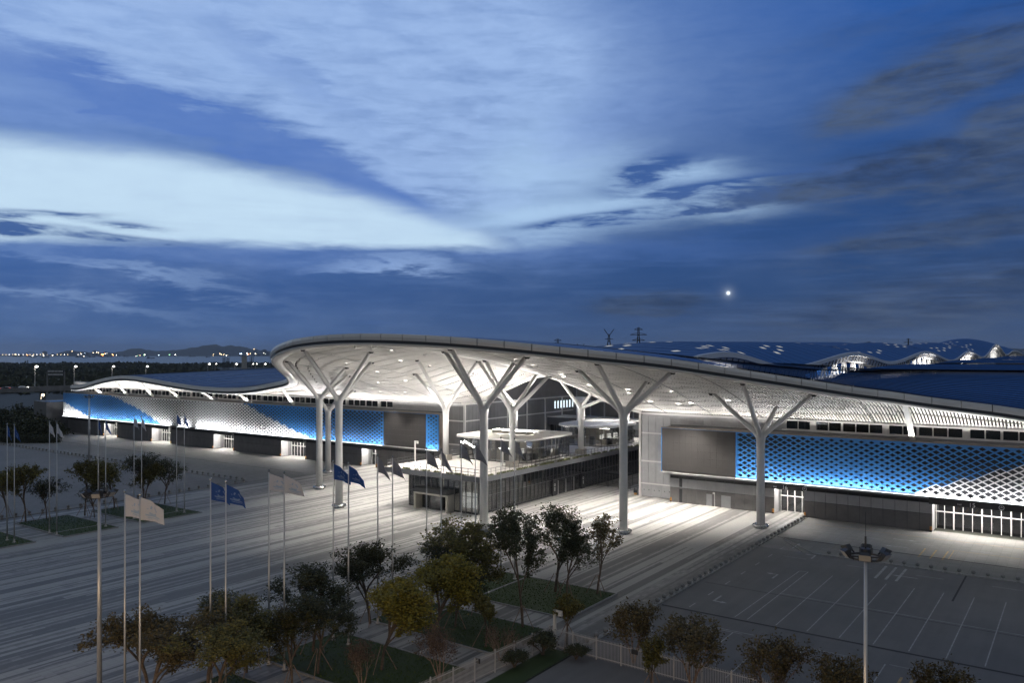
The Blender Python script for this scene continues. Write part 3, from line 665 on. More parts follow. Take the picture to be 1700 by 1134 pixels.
#@@BUILDINGS
# ------------------------------------------------------------------ exhibition halls
ZT, ZBt = 13.6, 5.75                          # top and bottom of the perforated screens
def cellsize(a, z, side):
    s = .60+(.12 if side < 0 else 0)+.16*math.sin(a*.16+.4+side)+.10*math.sin(a*.07+z*.35)+.06*math.sin(z*.9+a*.05)
    return min(.84, max(.34, s))
def lattice(hall, sgn, a0, a1, colour):
    """perforated screen between a0 and a1: two meshes, blue and white, real diamond openings with depth"""
    out = {'blue': MB(), 'screen_white': MB()}
    W2, H2 = .75, .433; x = lambda a: X0+sgn*a
    ni = int((a1-a0)/W2)+1
    cl = lambda v, lo, hi: min(max(v, lo), hi)
    for i in range(0, ni+1):
        ca = a0+i*W2
        for j in range(0, 19):
            if (i+j) % 2: continue
            cz = ZBt+.02+j*H2
            inside = ca-W2*.6 > a0 and ca+W2*.6 < a1 and cz-H2 > ZBt-.02 and cz+H2 < ZT+.05
            pts = [(cl(ca-W2, a0, a1), cz), (ca if a0 <= ca <= a1 else cl(ca, a0, a1), cl(cz-H2, ZBt, ZT)), (cl(ca+W2, a0, a1), cz), (cl(ca, a0, a1), cl(cz+H2, ZBt, ZT))]
            pts = [(p, cl(q, ZBt, ZT)) for p, q in pts]
            b = out[colour(ca, cz)]; mn = 'blue' if b is out['blue'] else 'screen_white'
            if not inside:
                b.face([(x(p), 134.5, q) for p, q in pts], mn); continue
            k = cellsize(ca, cz, sgn); c = (ca, cz)
            inn = [(c[0]+(p-c[0])*k, c[1]+(q-c[1])*k) for p, q in pts]
            for e in range(4):
                f = (e+1) % 4
                b.face([(x(pts[e][0]), 134.5, pts[e][1]), (x(pts[f][0]), 134.5, pts[f][1]), (x(inn[f][0]), 134.5, inn[f][1]), (x(inn[e][0]), 134.5, inn[e][1])], mn)
                b.face([(x(inn[e][0]), 134.5, inn[e][1]), (x(inn[f][0]), 134.5, inn[f][1]), (x(inn[f][0]), 134.62, inn[f][1]), (x(inn[e][0]), 134.62, inn[e][1])], mn)
    for n, b in out.items():
        if b.f: b.build('perforated_screen', hall)['label'] = ('blue' if n == 'blue' else 'white')+' perforated metal screen'
def hall(sgn, aend, doors, led, label, numbers):
    h = empty('exhibition_hall', label, 'exhibition hall', (0, 0, 0), 'exhibition halls along the plaza')
    x = lambda a: X0+sgn*a
    def bx(b, a0, a1, y0, y1, z0, z1, m):
        xa, xb = sorted((x(a0), x(a1))); return b.box(xa, xb, y0, y1, z0, z1, m)
    s0 = 26.0 if sgn < 0 else 27.7
    # walls
    b = MB(); cur = 21.6
    bx(b, 21.6, aend, 138.2, 139.2, 5.5, 14.0, 'clad_wall')
    for d0, d1 in doors+[(aend, aend)]:
        bx(b, cur+.003, d0, 138.2, 139.2, 0, 5.498, 'clad_wall'); cur = d1
    b.build('wall', h)
    b = MB(); bx(b, 21.6, 21.9, 138.2, 262, 0, 16.2, 'clad_wall'); b.build('side_wall', h)
    b = MB(); ys = [139+4*i for i in range(31)]
    b.grid([[(x(21.75), y, 16.2), (x(21.75), y, 26 if y < 205 else 24)] for y in ys], 'clad_low'); b.build('gable_wall', h)
    if sgn < 0: bx(MB(), aend-.5, aend, 139.2, 250, 0, 15, 'clad_low').build('side_wall', h)
    # white frame on the corner and along the side wall
    for z in (15.8, 12.06, 6.75) + ((2.5,) if sgn > 0 else ()):
        bx(MB(), 21.35, s0 if z < 14 else aend, 138.0, 138.2, z-.14, z+.14, 'frame_white').build('frame_beam', h)
        if z > 3: bx(MB(), 21.35, 21.6, 138.2, 230, z-.14, z+.14, 'frame_white').build('frame_beam', h)
    bx(MB(), 21.3, 21.75, 137.9, 138.3, 0, 16.2, 'frame_white').build('corner_post', h)
    for k in range(1, 12): bx(MB(), 21.3, 21.6, 138+8.1*k-.15, 138+8.1*k+.15, 0, 15.6, 'frame_white').build('frame_post', h)
    # standing seams of the side wall cladding
    for k in range(12):
        for z0, z1 in ((0, 6.6), (6.9, 11.9), (12.2, 15.3)):
            b = MB(); 
            for j in range(6): bx(b, 21.5, 21.6, 138.3+8.1*k+1.32*j, 138.3+8.1*k+1.32*j+1.27, z0, z1, 'clad_wall')
            b.build('wall_panel', h)
    for k in range(4):
        for z0, z1 in ((2.65, 6.6), (6.9, 11.9), (12.2, 15.3)):
            bx(MB(), 21.8+1.5*k, 21.8+1.5*k+1.44, 138.05, 138.2, z0, z1, 'clad_up' if sgn > 0 else 'clad_wall').build('wall_panel', h)
    if sgn > 0:
        for k in range(3):
            b = MB(); bx(b, 21.8+2.1*k, 21.8+2.1*k+2.04, 138.0, 138.2, 0.1, 2.3, 'clad_up')
            b.build('wall_panel', h)
            for q in range(2): bx(MB(), 22.3+2.1*k+1.0*q, 22.45+2.1*k+1.0*q, 137.97, 138.0, 1.25, 1.4, 'dark').build('vent', h)
    # ledge box that carries the screens
    b = MB(); bx(b, s0, aend, 134.9, 138.2, ZT-.25, ZT, 'ledge'); bx(b, s0, aend, 134.9, 138.2, ZBt-.1, ZBt+.1, 'ledge'); bx(b, s0, s0+.2, 134.9, 138.2, ZBt, ZT, 'ledge'); bx(b, s0+.2, aend, 135.35, 135.5, ZBt+.1, ZT-.25, 'dark'); b.build('ledge_box', h)
    b = MB(); bx(b, s0-.1, aend+.1, 134.35, 134.9, ZT+.003, ZT+.1, 'ledge'); b.build('ledge_coping', h)
    b = MB(); bx(b, s0-.1, aend, 134.3, 134.47, ZT+.1, ZT+.18, 'ledge'); b.build('ledge_rail', h)
    # screens
    if sgn > 0:
        cf = lambda a, z: 'screen_white' if z < 5.8+(a-68.8)*.37 else 'blue'
        lattice(h, sgn, led[1], aend, cf)
    else:
        # boundaries between colours, from bearing of their top and bottom ends
        at = lambda px: X0-XY(px, 134.5)
        def cf(a, z):
            t = (z-ZBt)/(ZT-ZBt)
            b1 = at(516)+(at(405)-at(516))*t**.9
            b2 = at(265)+(at(185)-at(265))*(t**1.35)
            z3 = 5.9+(a-at(150))/(at(106)-at(150))*4.6
            if a < b1: return 'blue'
            if a < b2: return 'screen_white'
            return 'screen_white' if z < z3 else 'blue'
        lattice(h, sgn, 26.0, led[0], lambda a, z: 'blue'); lattice(h, sgn, led[1], aend, cf)
    # the dark LED wall made of modules
    a, n = led[0], 12; wd = (led[1]-led[0])/n
    for i in range(n):
        for j in range(6):
            z0 = ZBt+.1; hh = (ZT-z0-.05)/6
            bx(MB(), led[0]+wd*i+.004, led[0]+wd*(i+1)-.004, 134.42, 134.6, z0+hh*j+.004, z0+hh*(j+1)-.004, 'led').build('led_module', h)
    b = MB()
    bx(b, led[0]-.12, led[0]-.0, 134.36, 134.7, ZBt-.1, ZT, 'blue'); bx(b, led[1]+.0, led[1]+.12, 134.36, 134.7, ZBt-.1, ZT, 'blue'); bx(b, led[0], led[1], 134.36, 134.7, ZT-.05, ZT+.0, 'blue')
    b.build('screen_frame', h); bx(MB(), led[0]-.3, led[1]+.3, 134.3, 134.9, ZBt-.22, ZBt-.1, 'frame_white').build('screen_sill', h)
    # band above the plinth
    b = MB(); cur = s0
    bx(b, s0+.3, aend, 135.2, 138.2, 5.08, 5.64, 'clad_up' if sgn > 0 else 'clad_low'); b.build('plinth_soffit', h)
    # plinth cladding, panel by panel
    cur = 28.6; pw = 1.78
    for d0, d1 in doors+[(aend, aend)]:
        b = MB(); bx(b, cur, d0, 136.1, 138.2, 0, 5.05, 'dark'); b.build('plinth_core', h)
        for e in (cur, d0):
            if e < aend: bx(MB(), e-.03 if e == cur else e-.0, e+.0 if e == cur else e+.03, 136.0, 138.2, .0, 5.05, 'clad_up').build('plinth_cheek', h)
        n = max(1, round((d0-cur)/pw)); wd = (d0-cur)/n
        for i in range(n):
            p0, p1 = cur+wd*i+.03, cur+wd*(i+1)-.03
            bx(MB(), p0, p1, 136.0, 136.1, .05, 2.62, 'clad_low').build('plinth_panel', h)
            if sgn > 0 or cur < 60 or True:
                bx(MB(), p0, p1, 135.98, 136.1, 2.7, 4.32, 'clad_up' if sgn > 0 else 'clad_low').build('plinth_panel', h)
                bx(MB(), p0+.12, p1-.12, 135.99, 136.1, 4.42, 4.68, 'seam').build('vent_slot', h)
        if sgn > 0 and cur < 40:
            bx(MB(), cur+1.0*wd+.1, cur+1.0*wd+.65, 135.93, 136.0, .1, 2.5, 'dark').build('service_door', h)
            bx(MB(), cur+1.0*wd+.1, cur+1.0*wd+.65, 135.93, 135.98, 2.85, 4.4, 'dark').build('louvre', h)
            for e in (4.0, 5.6): bx(MB(), cur+e*wd+.05, cur+e*wd+1.0*wd*(.6 if e == 4.0 else 1), 135.94, 136.0, .02, 2.1, 'clad_up').build('service_door', h)
            bx(MB(), cur+4.75*wd, cur+4.95*wd, 135.8, 136.0, 2.2, 2.5, 'white').build('wall_lamp', h)
            bx(MB(), cur+4.9*wd, cur+4.95*wd, 135.9, 136.0, .02, 2.2, 'white').build('conduit', h)
        for e in (cur+.05, d0-.3):
            if e < aend-2: 
                b = MB(); bx(b, e, e+.28, 135.75, 135.98, 0, .22, 'dark'); bx(b, e, e+.28, 135.75, 135.98, .22, .8, 'yellow'); b.build('corner_guard', h)
        cur = d1
    # entrances
    for k, (d0, d1) in enumerate(doors):
        yd = 139.4; n = max(3, round((d1-d0)/1.25)); wd = (d1-d0)/n
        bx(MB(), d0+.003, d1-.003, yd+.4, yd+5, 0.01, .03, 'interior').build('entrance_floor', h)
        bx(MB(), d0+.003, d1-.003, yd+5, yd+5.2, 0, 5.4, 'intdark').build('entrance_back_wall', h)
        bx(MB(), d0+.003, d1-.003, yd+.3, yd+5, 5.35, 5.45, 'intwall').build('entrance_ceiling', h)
        for i in range(n+1):
            wide = .2 if i % 3 == 2 else .1
            bx(MB(), d0+wd*i-wide/2+(.1 if i == 0 else 0)-(.1 if i == n else 0), d0+wd*i+wide/2+(.1 if i == 0 else 0)-(.1 if i == n else 0), yd-.08, yd+.08, 0, 5.0, 'frame_white').build('door_mullion', h)
        bx(MB(), d0, d1, yd-.06, yd+.06, 2.55, 2.72, 'frame_white').build('door_transom', h)
        bx(MB(), d0, d1, yd-.06, yd+.06, 4.9, 5.1, 'frame_white').build('door_head', h)
        for i in range(n):
            p0, p1 = d0+wd*i+.06, d0+wd*(i+1)-.06
            bx(MB(), p0, p1, yd-.01, yd+.01, .05, 2.5, 'win').build('door_leaf', h); bx(MB(), p0, p1, yd-.01, yd+.01, 2.75, 4.88, 'win').build('transom_pane', h)
            bx(MB(), p0+.1, p0+.16, yd-.12, yd-.08, .9, 1.7, 'steel').build('door_handle', h)
        sg = MB(); bx(sg, d0-.3 if k else d0-2.6, d1+.3, 134.98, 135.15, 4.35, 5.45, 'sign_dark'); sgo = sg.build('sign_board', h)
        if sgn > 0 and k < len(numbers):
            for body, sz, aa, zz in ((numbers[k], .9, (49.7 if k == 0 else 76.9), 4.46), ('Hall', .34, (48.25 if k == 0 else 75.45), 4.60)):
                tx = bpy.data.curves.new('lettering', 'FONT'); tx.body = body; tx.size = sz; tx.extrude = .01; tx.align_x = 'LEFT'; tx.materials.append(M['text'])
                to = bpy.data.objects.new('lettering', tx); col.objects.link(to); to.parent = sgo; to.location = (x(aa)-.45, 134.95, zz); to.rotation_euler = (R(90), 0, 0); LET.append(to)
            b = MB(); cxr, czr = x(53.2 if k == 0 else 80.9)-.3, 4.82
            for q in range(20):
                a1_, a2_ = 2*math.pi*q/20, 2*math.pi*(q+1)/20
                b.face([(cxr+.36*math.cos(t), 134.94, czr+.36*math.sin(t)) for t in (a1_, a2_)]+[(cxr+.28*math.cos(t), 134.94, czr+.28*math.sin(t)) for t in (a2_, a1_)], 'text')
            b.face([(cxr-.16, 134.94, czr-.05), (cxr+.16, 134.94, czr-.05), (cxr+.16, 134.94, czr+.02), (cxr-.16, 134.94, czr+.02)], 'text'); b.face([(cxr-.1, 134.94, czr+.05), (cxr+.1, 134.94, czr+.05), (cxr, 134.94, czr+.2)], 'text')
            b.build('sign_symbol', sgo)
        bx(MB(), d0+.5, d1-.5, 137.0, 137.3, 5.0, 5.06, 'e_white').build('entrance_light', h)
        area('entrance_wash', (x((d0+d1)/2), 137.1, 4.9), d1-d0-1, .3, (d1-d0)*160, (1, .95, .88), (0, -.25, -1))
    # clerestory
    a = 48.9 if sgn > 0 else 43.6
    bx(MB(), 21.6, aend, 138.2, 139.2, 15.85, 17.4, 'clad_up').build('clerestory_head', h)
    bx(MB(), 21.6, aend, 138.2, 139.2, 14.0, 14.25, 'frame_white').build('clerestory_sill', h)
    n0 = int((a-21.8)/1.55)
    for k in range(n0): bx(MB(), 21.9+1.55*k, 21.9+1.55*k+1.5, 138.12, 138.2, 14.05, 15.3, 'clad_up' if sgn > 0 or k > 3 else 'clad_low').build('clerestory_panel', h)
    bx(MB(), 21.9, a-.02, 138.2, 139.0, 14.25, 15.85, 'clad_up').build('clerestory_wall', h)
    k = 0; wfr = None
    while a < aend-2:
        ww = 2.0; 
        if wfr is None:
            b = MB(); b.box(0, ww, -.08, .08, 0, .06, 'frame_white').box(0, ww, -.08, .08, 1.52, 1.6, 'frame_white').box(0, .07, -.08, .08, .06, 1.52, 'frame_white').box(ww-.07, ww, -.08, .08, .06, 1.52, 'frame_white')
            wfr = b.build('window', h); wpn = MB().box(.07, ww-.07, -.015, .015, .06, 1.52, 'win').build('pane', wfr); wfr.location = (x(a)-(ww if sgn < 0 else 0), 138.3, 14.25); 
        else:
            f = inst(wfr, 'window', h, (x(a)-(ww if sgn < 0 else 0), 138.3, 14.25)); inst(wpn, 'pane', f)
        a += ww; k += 1
        gap = .9 if k % 5 == 2 else (.22 if k % 5 == 4 else .03)
        bx(MB(), a, a+gap, 138.1, 138.4, 14.2, 15.85, 'frame_white').build('clerestory_post', h); a += gap
    bx(MB(), 43 if sgn < 0 else 48, aend-1, 141.5, 141.7, 14.0, 16, 'intdark').build('clerestory_back', h)
    for q in range(10 if sgn < 0 else 5):
        aa = 52+q*14.3+rnd.uniform(-3, 3)
        if aa < aend-4: bx(MB(), aa, aa+rnd.choice((.5, 2.4)), 140.9, 141.2, 15.1, 15.2, 'e_int').build('clerestory_lamp', h)
    # raking props between ledge and eave
    for a in ([68.6, 86, 103] if sgn > 0 else [62, 78.8, 97.2, 114, 131.7, 146, 161, 176]):
        if a < aend:
            yt = ye(a)+RIMW*.6 if a > 75 else 130; zt = soffit(a, max(yt, 133)) if a > 75 else 20.4
            if a > 75: yt = 133.6; zt = ze(a)-1.7
            if sgn < 0 and a < 70: continue
            MB().bar((x(a), 137.6, 13.7), (x(a), yt, zt), .75, .5, 'white').build('raking_prop', h)
    # lamps under and over the screens
    return h
LET = []
DOORS = [(47.6, 52.5), (71.5, 84.0), (102.6, 112), (133.6, 144.1), (164.3, 172.6)]
DOORSL = [(46.8, 51.8), (72.2, 82), (102.6, 112), (133.6, 144.1), (164.3, 172.6)]
hl = hall(-1, 197.2, DOORSL, (29.6, 42.9), 'long left exhibition hall behind the blue and white perforated screen, sea behind it', ())
hr = hall(1, 112.0, DOORS[:2]+[(102, 111)], (27.7, 41.5), 'right exhibition hall with the large dark screen and doors numbered 16 and 15', ('16', '15'))
bpy.context.view_layer.update()
for to in LET:                                # letters as plain meshes
    me = bpy.data.meshes.new_from_object(to); o = bpy.data.objects.new('lettering', me); col.objects.link(o); o.parent = to.parent; o.location = to.location.copy(); o.rotation_euler = to.rotation_euler.copy()
    bpy.data.objects.remove(to)
def wash(sgn, a0, a1, pw, step=12.):
    n = max(1, round((a1-a0)/step)); d = (a1-a0)/n
    for k in range(n):
        c = X0+sgn*(a0+d*(k+.5))
        area('screen_uplight', (c, 133.8, ZBt-.06), d*.98, .10, pw*d, (.90, .94, 1), (0, .32, 1), (1, 0, 0), 150)
    par = hl if sgn < 0 else hr
    MB().box(min(X0+sgn*a0, X0+sgn*a1), max(X0+sgn*a0, X0+sgn*a1), 133.93, 134.25, ZBt-.20, ZBt-.125, 'clad_up').box(min(X0+sgn*a0, X0+sgn*a1), max(X0+sgn*a0, X0+sgn*a1), 133.95, 134.2, ZBt-.122, ZBt-.10, 'e_line').build('light_trough', par)
UPW = 48
wash(1, 41.6, 111.5, UPW*.95)
wash(-1, 26, 29.5, UPW*.8); wash(-1, 43, 118, UPW*1.15); wash(-1, 121, 127, UPW*1.0); wash(-1, 131, 197, UPW*1.35)
# eave uplights on the ledge
def eave(sgn, a0, a1, pw, y=136.2, step=14., z=14.1, dr=(0, -.35, 1)):
    n = max(1, round((a1-a0)/step)); d = (a1-a0)/n
    for k in range(n): area('eave_uplight', (X0+sgn*(a0+d*(k+.5)), y, z), d*.9, .15, pw*d, (1, .955, .9), dr, (1, 0, 0), 160)
eave(1, 22, 66, 48, 136.6); eave(1, 66, 111, 85)
eave(-1, 22, 58, 70, 136.6); eave(-1, 58, 74, 90); eave(-1, 74, 196, 75)
# ------------------------------------------------------------------ tree columns under the canopy
TR = [('tall white tree column nearest the terrace, its foot hidden by trees', X0+16, 96.6, 0, 18.8), ('tall white tree column left of the terrace, closest of the left three', X0-16.2, 96.6, 0, 18.8),
      ('white tree column on the right plaza beside the leafy young tree', -56.7, 107.6, 0, 18.1), ('left white tree column just behind the front left one', -124.9, 107.7, 0, 18.1),
      ('right most white tree column in front of doors number 16', -41.2, 123.4, 0, 14.2), ('shorter white tree column furthest left behind the paired ones', -139.9, 123.2, 0, 14.2),
      ('white tree column on the left front corner of the terrace', X0-7.8, 115.6, 7, 16.7), ('white tree column on the terrace in front of the light trough pavilion', X0+7.8, 115.4, 7, 16.7),
      ('white tree column on the terrace between the two pavilions', X0+8.1, 138.6, 7, 16.3), ('white tree column at the back left of the terrace behind the first pavilion', X0-8.1, 138.6, 7, 16.3)]
for lab, x, y, z0, zf in TR:
    t = empty('tree_column', lab, 'column', (x, y, z0), 'white tree columns')
    rb = .64 if z0 == 0 else .58
    b = MB(); b.tube([(0, 0, 0), (0, 0, (zf-z0)*.6), (0, 0, zf-z0-.9), (0, 0, zf-z0+.2), (0, 0, zf-z0+1.0)], [rb, rb*.97, rb*1.0, rb*1.22, rb*.6], 'column', 24); b.build('trunk', t, True)
    for dx_, dy_ in ((8, 0), (-8, 0), (0, -8), (0, 8)):
        tx, ty = x+dx_, y+dy_
        if z0 and y > 130 and dy_ > 0: ty = y-1.0+0*dy_; tx = x+ (3.2 if x > X0 else -3.2)
        if z0 and y > 130 and abs(dx_): tx = x+dx_*.75
        if z0 and y < 130 and dx_ and (tx-X0)*(x-X0) < 0: tx = X0; 
        zt = soffit(tx-X0, min(ty, YB-.5))+.3
        p0 = Vector((0, 0, zf-z0-.7)); p1 = Vector((tx-x, ty-y, zt-z0)); m1 = p0.lerp(p1, .12)+Vector((0, 0, .5))
        m0 = Vector(((tx-x)*.035, (ty-y)*.035, zf-z0-.1))
        b = MB(); b.tube([p0, m0, m1, p0.lerp(p1, .5)+Vector((0, 0, .25)), p1], [rb*.60, rb*.68, rb*.62, rb*.56, rb*.46], 'column', 16); b.build('branch', t, True)
        b = MB(); b.tube([p1-Vector((0, 0, .55)), p1-Vector((0, 0, .25))], [rb*.42, rb*.75], 'seam', 12); b.build('bearing', t)
    if z0 == 0:
        b = MB(); ring = [(1.02*math.cos(2*math.pi*k/24), 1.02*math.sin(2*math.pi*k/24)) for k in range(25)]
        rows = []
        for px_, py_ in ring:
            d_ = Vector((px_, py_, 0)).normalized(); rows.append([tuple(Vector((px_, py_, .42))+d_*(.26*math.cos(q))+Vector((0, 0, .26*math.sin(q)))) for q in [2*math.pi*j/8 for j in range(9)]])
        b.grid(rows, 'steel'); b.build('guard_ring', t, True)
        MB().tube([(0, 0, .0), (0, 0, .3)], [1.0, .95], 'steel', 20).build('base_collar', t)
    else:
        MB().box(-.85, .85, -.85, .85, 0, 1.0, 'portal').build('base_block', t)
# ------------------------------------------------------------------ terrace building
tb = empty('terrace_building', 'glazed two sided building under a roof terrace in the middle of the plaza', 'building', (X0, 150, 0))
def tp(b, name, smooth=False, par=None, **kw):
    o = b.build(name, par or tb, smooth, **kw)
    if par is None: o.location = (-X0, -150, 0)
    return o
gx0, gx1, gy0, gy1 = -98.5, -82.9, 105.6, 214
tp(MB().box(-102.0, -79.7, 102.4, 216, 6.1, 6.96, 'slab'), 'terrace_slab')
tp(MB().box(-101.7, -80.0, 102.7, 216, 6.964, 7.0, 'deckp'), 'terrace_paving')
tp(MB().box(gx0-.3, gx1+.5, gy0-2.2, 216, .004, .012, 'concrete'), 'apron')
tp(MB().box(gx0+.3, gx1-.3, gy0+.3, gy1, .015, .05, 'interior'), 'floor')
tp(MB().box(gx0+4, gx1-4.5, gy0+9, gy1-2, .05, 6.0, 'intwall'), 'core_wall')
tp(MB().box(gx0+.1, gx1-.1, gy0+.1, gy1-.1, 6.0, 6.08, 'intwall'), 'ceiling')
for k in range(22): tp(MB().box(gx1-3.8, gx1-1.0, gy0+2+4.7*k, gy0+2.9+4.7*k, 5.9, 5.96, 'e_int'), 'ceiling_light')
for k in range(3): tp(MB().box(gx0+2+4.4*k, gx0+4.4+4.4*k, gy0+2.5, gy0+5.0, 5.9, 5.96, 'e_int'), 'ceiling_light')
for k in range(9): tp(MB().box(gx0+.35+.62*k, gx0+.7+.62*k, gy0+2.6, gy0+2.75, 3.3, 5.6, 'e_intw'), 'lit_wall_slat')
for k in range(4): tp(MB().box(gx0+1.2, gx0+1.4, gy0+1.5+1.2*k, gy0+2.1+1.2*k, .6, 4.6, 'e_intw'), 'lit_wall_slat')
for k in range(8): tp(MB().tube([(gx1-2.2, gy0+5+8.5*k, .05), (gx1-2.2, gy0+5+8.5*k, 6.0)], .32, 'white', 14), 'inner_column', True)
for k in range(10): tp(MB().box(gx1-4.3, gx1-3.9, gy0+11+6.2*k, gy0+14+6.2*k, .3, 3.0, rnd.choice(['intdark', 'clad_up', 'dark', 'portal'])), 'shop_front')
tp(MB().box(gx0+11, gx0+14.2, gy0+1.6, gy0+1.8, .6, 3.2, 'e_panel'), 'glow_panel')  # glowing panel put in for a pale reflection on the glass
n = 12; wd = (gx1-gx0)/n
for i in range(n+1): tp(MB().box(gx0+wd*i-.05, gx0+wd*i+.05, gy0-.12, gy0+.08, .02, 6.1, 'alu'), 'mullion')
for i in range(n): tp(MB().box(gx0+wd*i+.05, gx0+wd*(i+1)-.05, gy0-.012, gy0+.012, .1, 6.05, 'glass'), 'pane')
n = 84; wd = (gy1-gy0)/n
for i in range(n+1): tp(MB().box(gx1-.08, gx1+.12, gy0+wd*i-.045, gy0+wd*i+.045, .02, 6.1, 'alu'), 'mullion')
for i in range(n): tp(MB().box(gx1-.012, gx1+.012, gy0+wd*i+.05, gy0+wd*(i+1)-.05, .1, 6.05, 'glass'), 'pane')
n = 30
tp(MB().box(gx0-.012, gx0+.012, gy0, gy1, .1, 6.05, 'glass'), 'pane')
for z in (2.9,): tp(MB().box(gx0, gx1, gy0-.07, gy0+.02, z-.04, z+.04, 'alu'), 'transom'); tp(MB().box(gx1-.02, gx1+.07, gy0, gy1, z-.04, z+.04, 'alu'), 'transom')
tp(MB().box(gx0, gx1, gy0-.07, gy0+.02, .02, .3, 'dark'), 'sill'); tp(MB().box(gx1-.02, gx1+.09, gy0, gy1, .02, .3, 'dark'), 'sill')
# entrance portal
pt = tp(MB().box(-95.6, -95.25, 103.6, 105.45, .02, 3.0, 'portal').box(-88.35, -88.0, 103.6, 105.45, .02, 3.0, 'portal').box(-95.25, -88.35, 103.6, 105.45, 2.7, 3.0, 'portal'), 'entrance_portal')
for nm, bx_ in (('portal_top', (-95.6, -88.0, 103.62, 105.4, 3.003, 3.75, 'dark')), ('revolving_door', (-93.0, -90.4, 104.9, 105.3, .05, 2.6, 'win')), ('door_frame', (-93.1, -93.0, 104.8, 105.35, .05, 2.68, 'alu')), ('door_frame', (-90.4, -90.3, 104.8, 105.35, .05, 2.68, 'alu'))):
    MB().box(*bx_).build(nm, pt)
# side entrances with dark sign pylons
for yy in (128.6, 139.2):
    sp = tp(MB().box(gx1+.15, gx1+.5, yy-.6, yy+.6, .02, 3.0, 'dark'), 'sign_pylon')
    b = MB()
    for q in range(14):
        t1, t2 = 2*math.pi*q/14, 2*math.pi*(q+1)/14; yc, zc = yy, 2.05
        b.face([(gx1+.51, yc+.27*math.cos(t), zc+.27*math.sin(t)) for t in (t1, t2)]+[(gx1+.51, yc+.15*math.cos(t), zc+.15*math.sin(t)) for t in (t2, t1)], 'text')
    b.face([(gx1+.51, yy-.12, .9), (gx1+.51, yy+.12, .9), (gx1+.51, yy+.12, 1.6), (gx1+.51, yy-.12, 1.6)], 'text'); b.build('sign_symbol', sp)
for yy in (131.2, 134., 137): tp(MB().box(gx1+.14, gx1+.22, yy-.9, yy+.9, .05, 2.6, 'win').box(gx1+.14, gx1+.26, yy-1.0, yy-.9, .02, 2.7, 'frame_white'), 'side_door')
# railing and planting round the terrace edge
rl = empty('terrace_railing', 'thin metal railing along the edge of the roof terrace', 'railing', (X0, 110, 7))
def rp(b, name):
    o = b.build(name, rl); o.location = (-X0, -110, -7); return o
pst = None
pts = [(-101.4+1.32*i, 102.95) for i in range(17)]+[(-80.2, 104.3+1.32*i) for i in range(80)]+[(-101.5, 104.3+1.32*i) for i in range(60)]
for x, y in pts:
    if pst is None: pst = MB().box(-.025, .025, -.025, .025, 0, 1.1, 'alu').build('post', rl); pst.location = (x-X0, y-110, 0)
    else: inst(pst, 'post', rl, (x-X0, y-110, 0))
for z in (8.1, 7.55): rp(MB().box(-101.5, -80.2, 102.92, 102.98, z-.025, z+.025, 'alu'), 'rail'); rp(MB().box(-80.23, -80.17, 103, 209, z-.025, z+.025, 'alu'), 'rail'); rp(MB().box(-101.53, -101.47, 103, 183, z-.025, z+.025, 'alu'), 'rail')
gp = MB(); gr2 = random.Random(5)
for _ in range(9000):
    if gr2.random() < .2: x, y = gr2.uniform(-101.5, -80.1), gr2.uniform(102.5, 102.85)
    else: x, y = gr2.uniform(-80.05, -79.75), gr2.uniform(102.5, 190)
    if noise.noise(Vector((x*.7, y*.7, 0))) < -.12: continue
    a = gr2.uniform(0, 6.28); l = gr2.uniform(.06, .16); z = 6.97; h = gr2.uniform(.08, .42)
    gp.face([(x, y, z), (x+l*math.cos(a), y+l*math.sin(a), z), (x+l*.5*math.cos(a)+gr2.uniform(-.1, .1), y+l*.5*math.sin(a)-gr2.uniform(0, .12), z+h)], 'terrace_plant')
g = gp.build('edge_planting'); g['kind'] = 'stuff'; tag(g, 'low pale green planting strip on the lip of the roof terrace', 'plants')
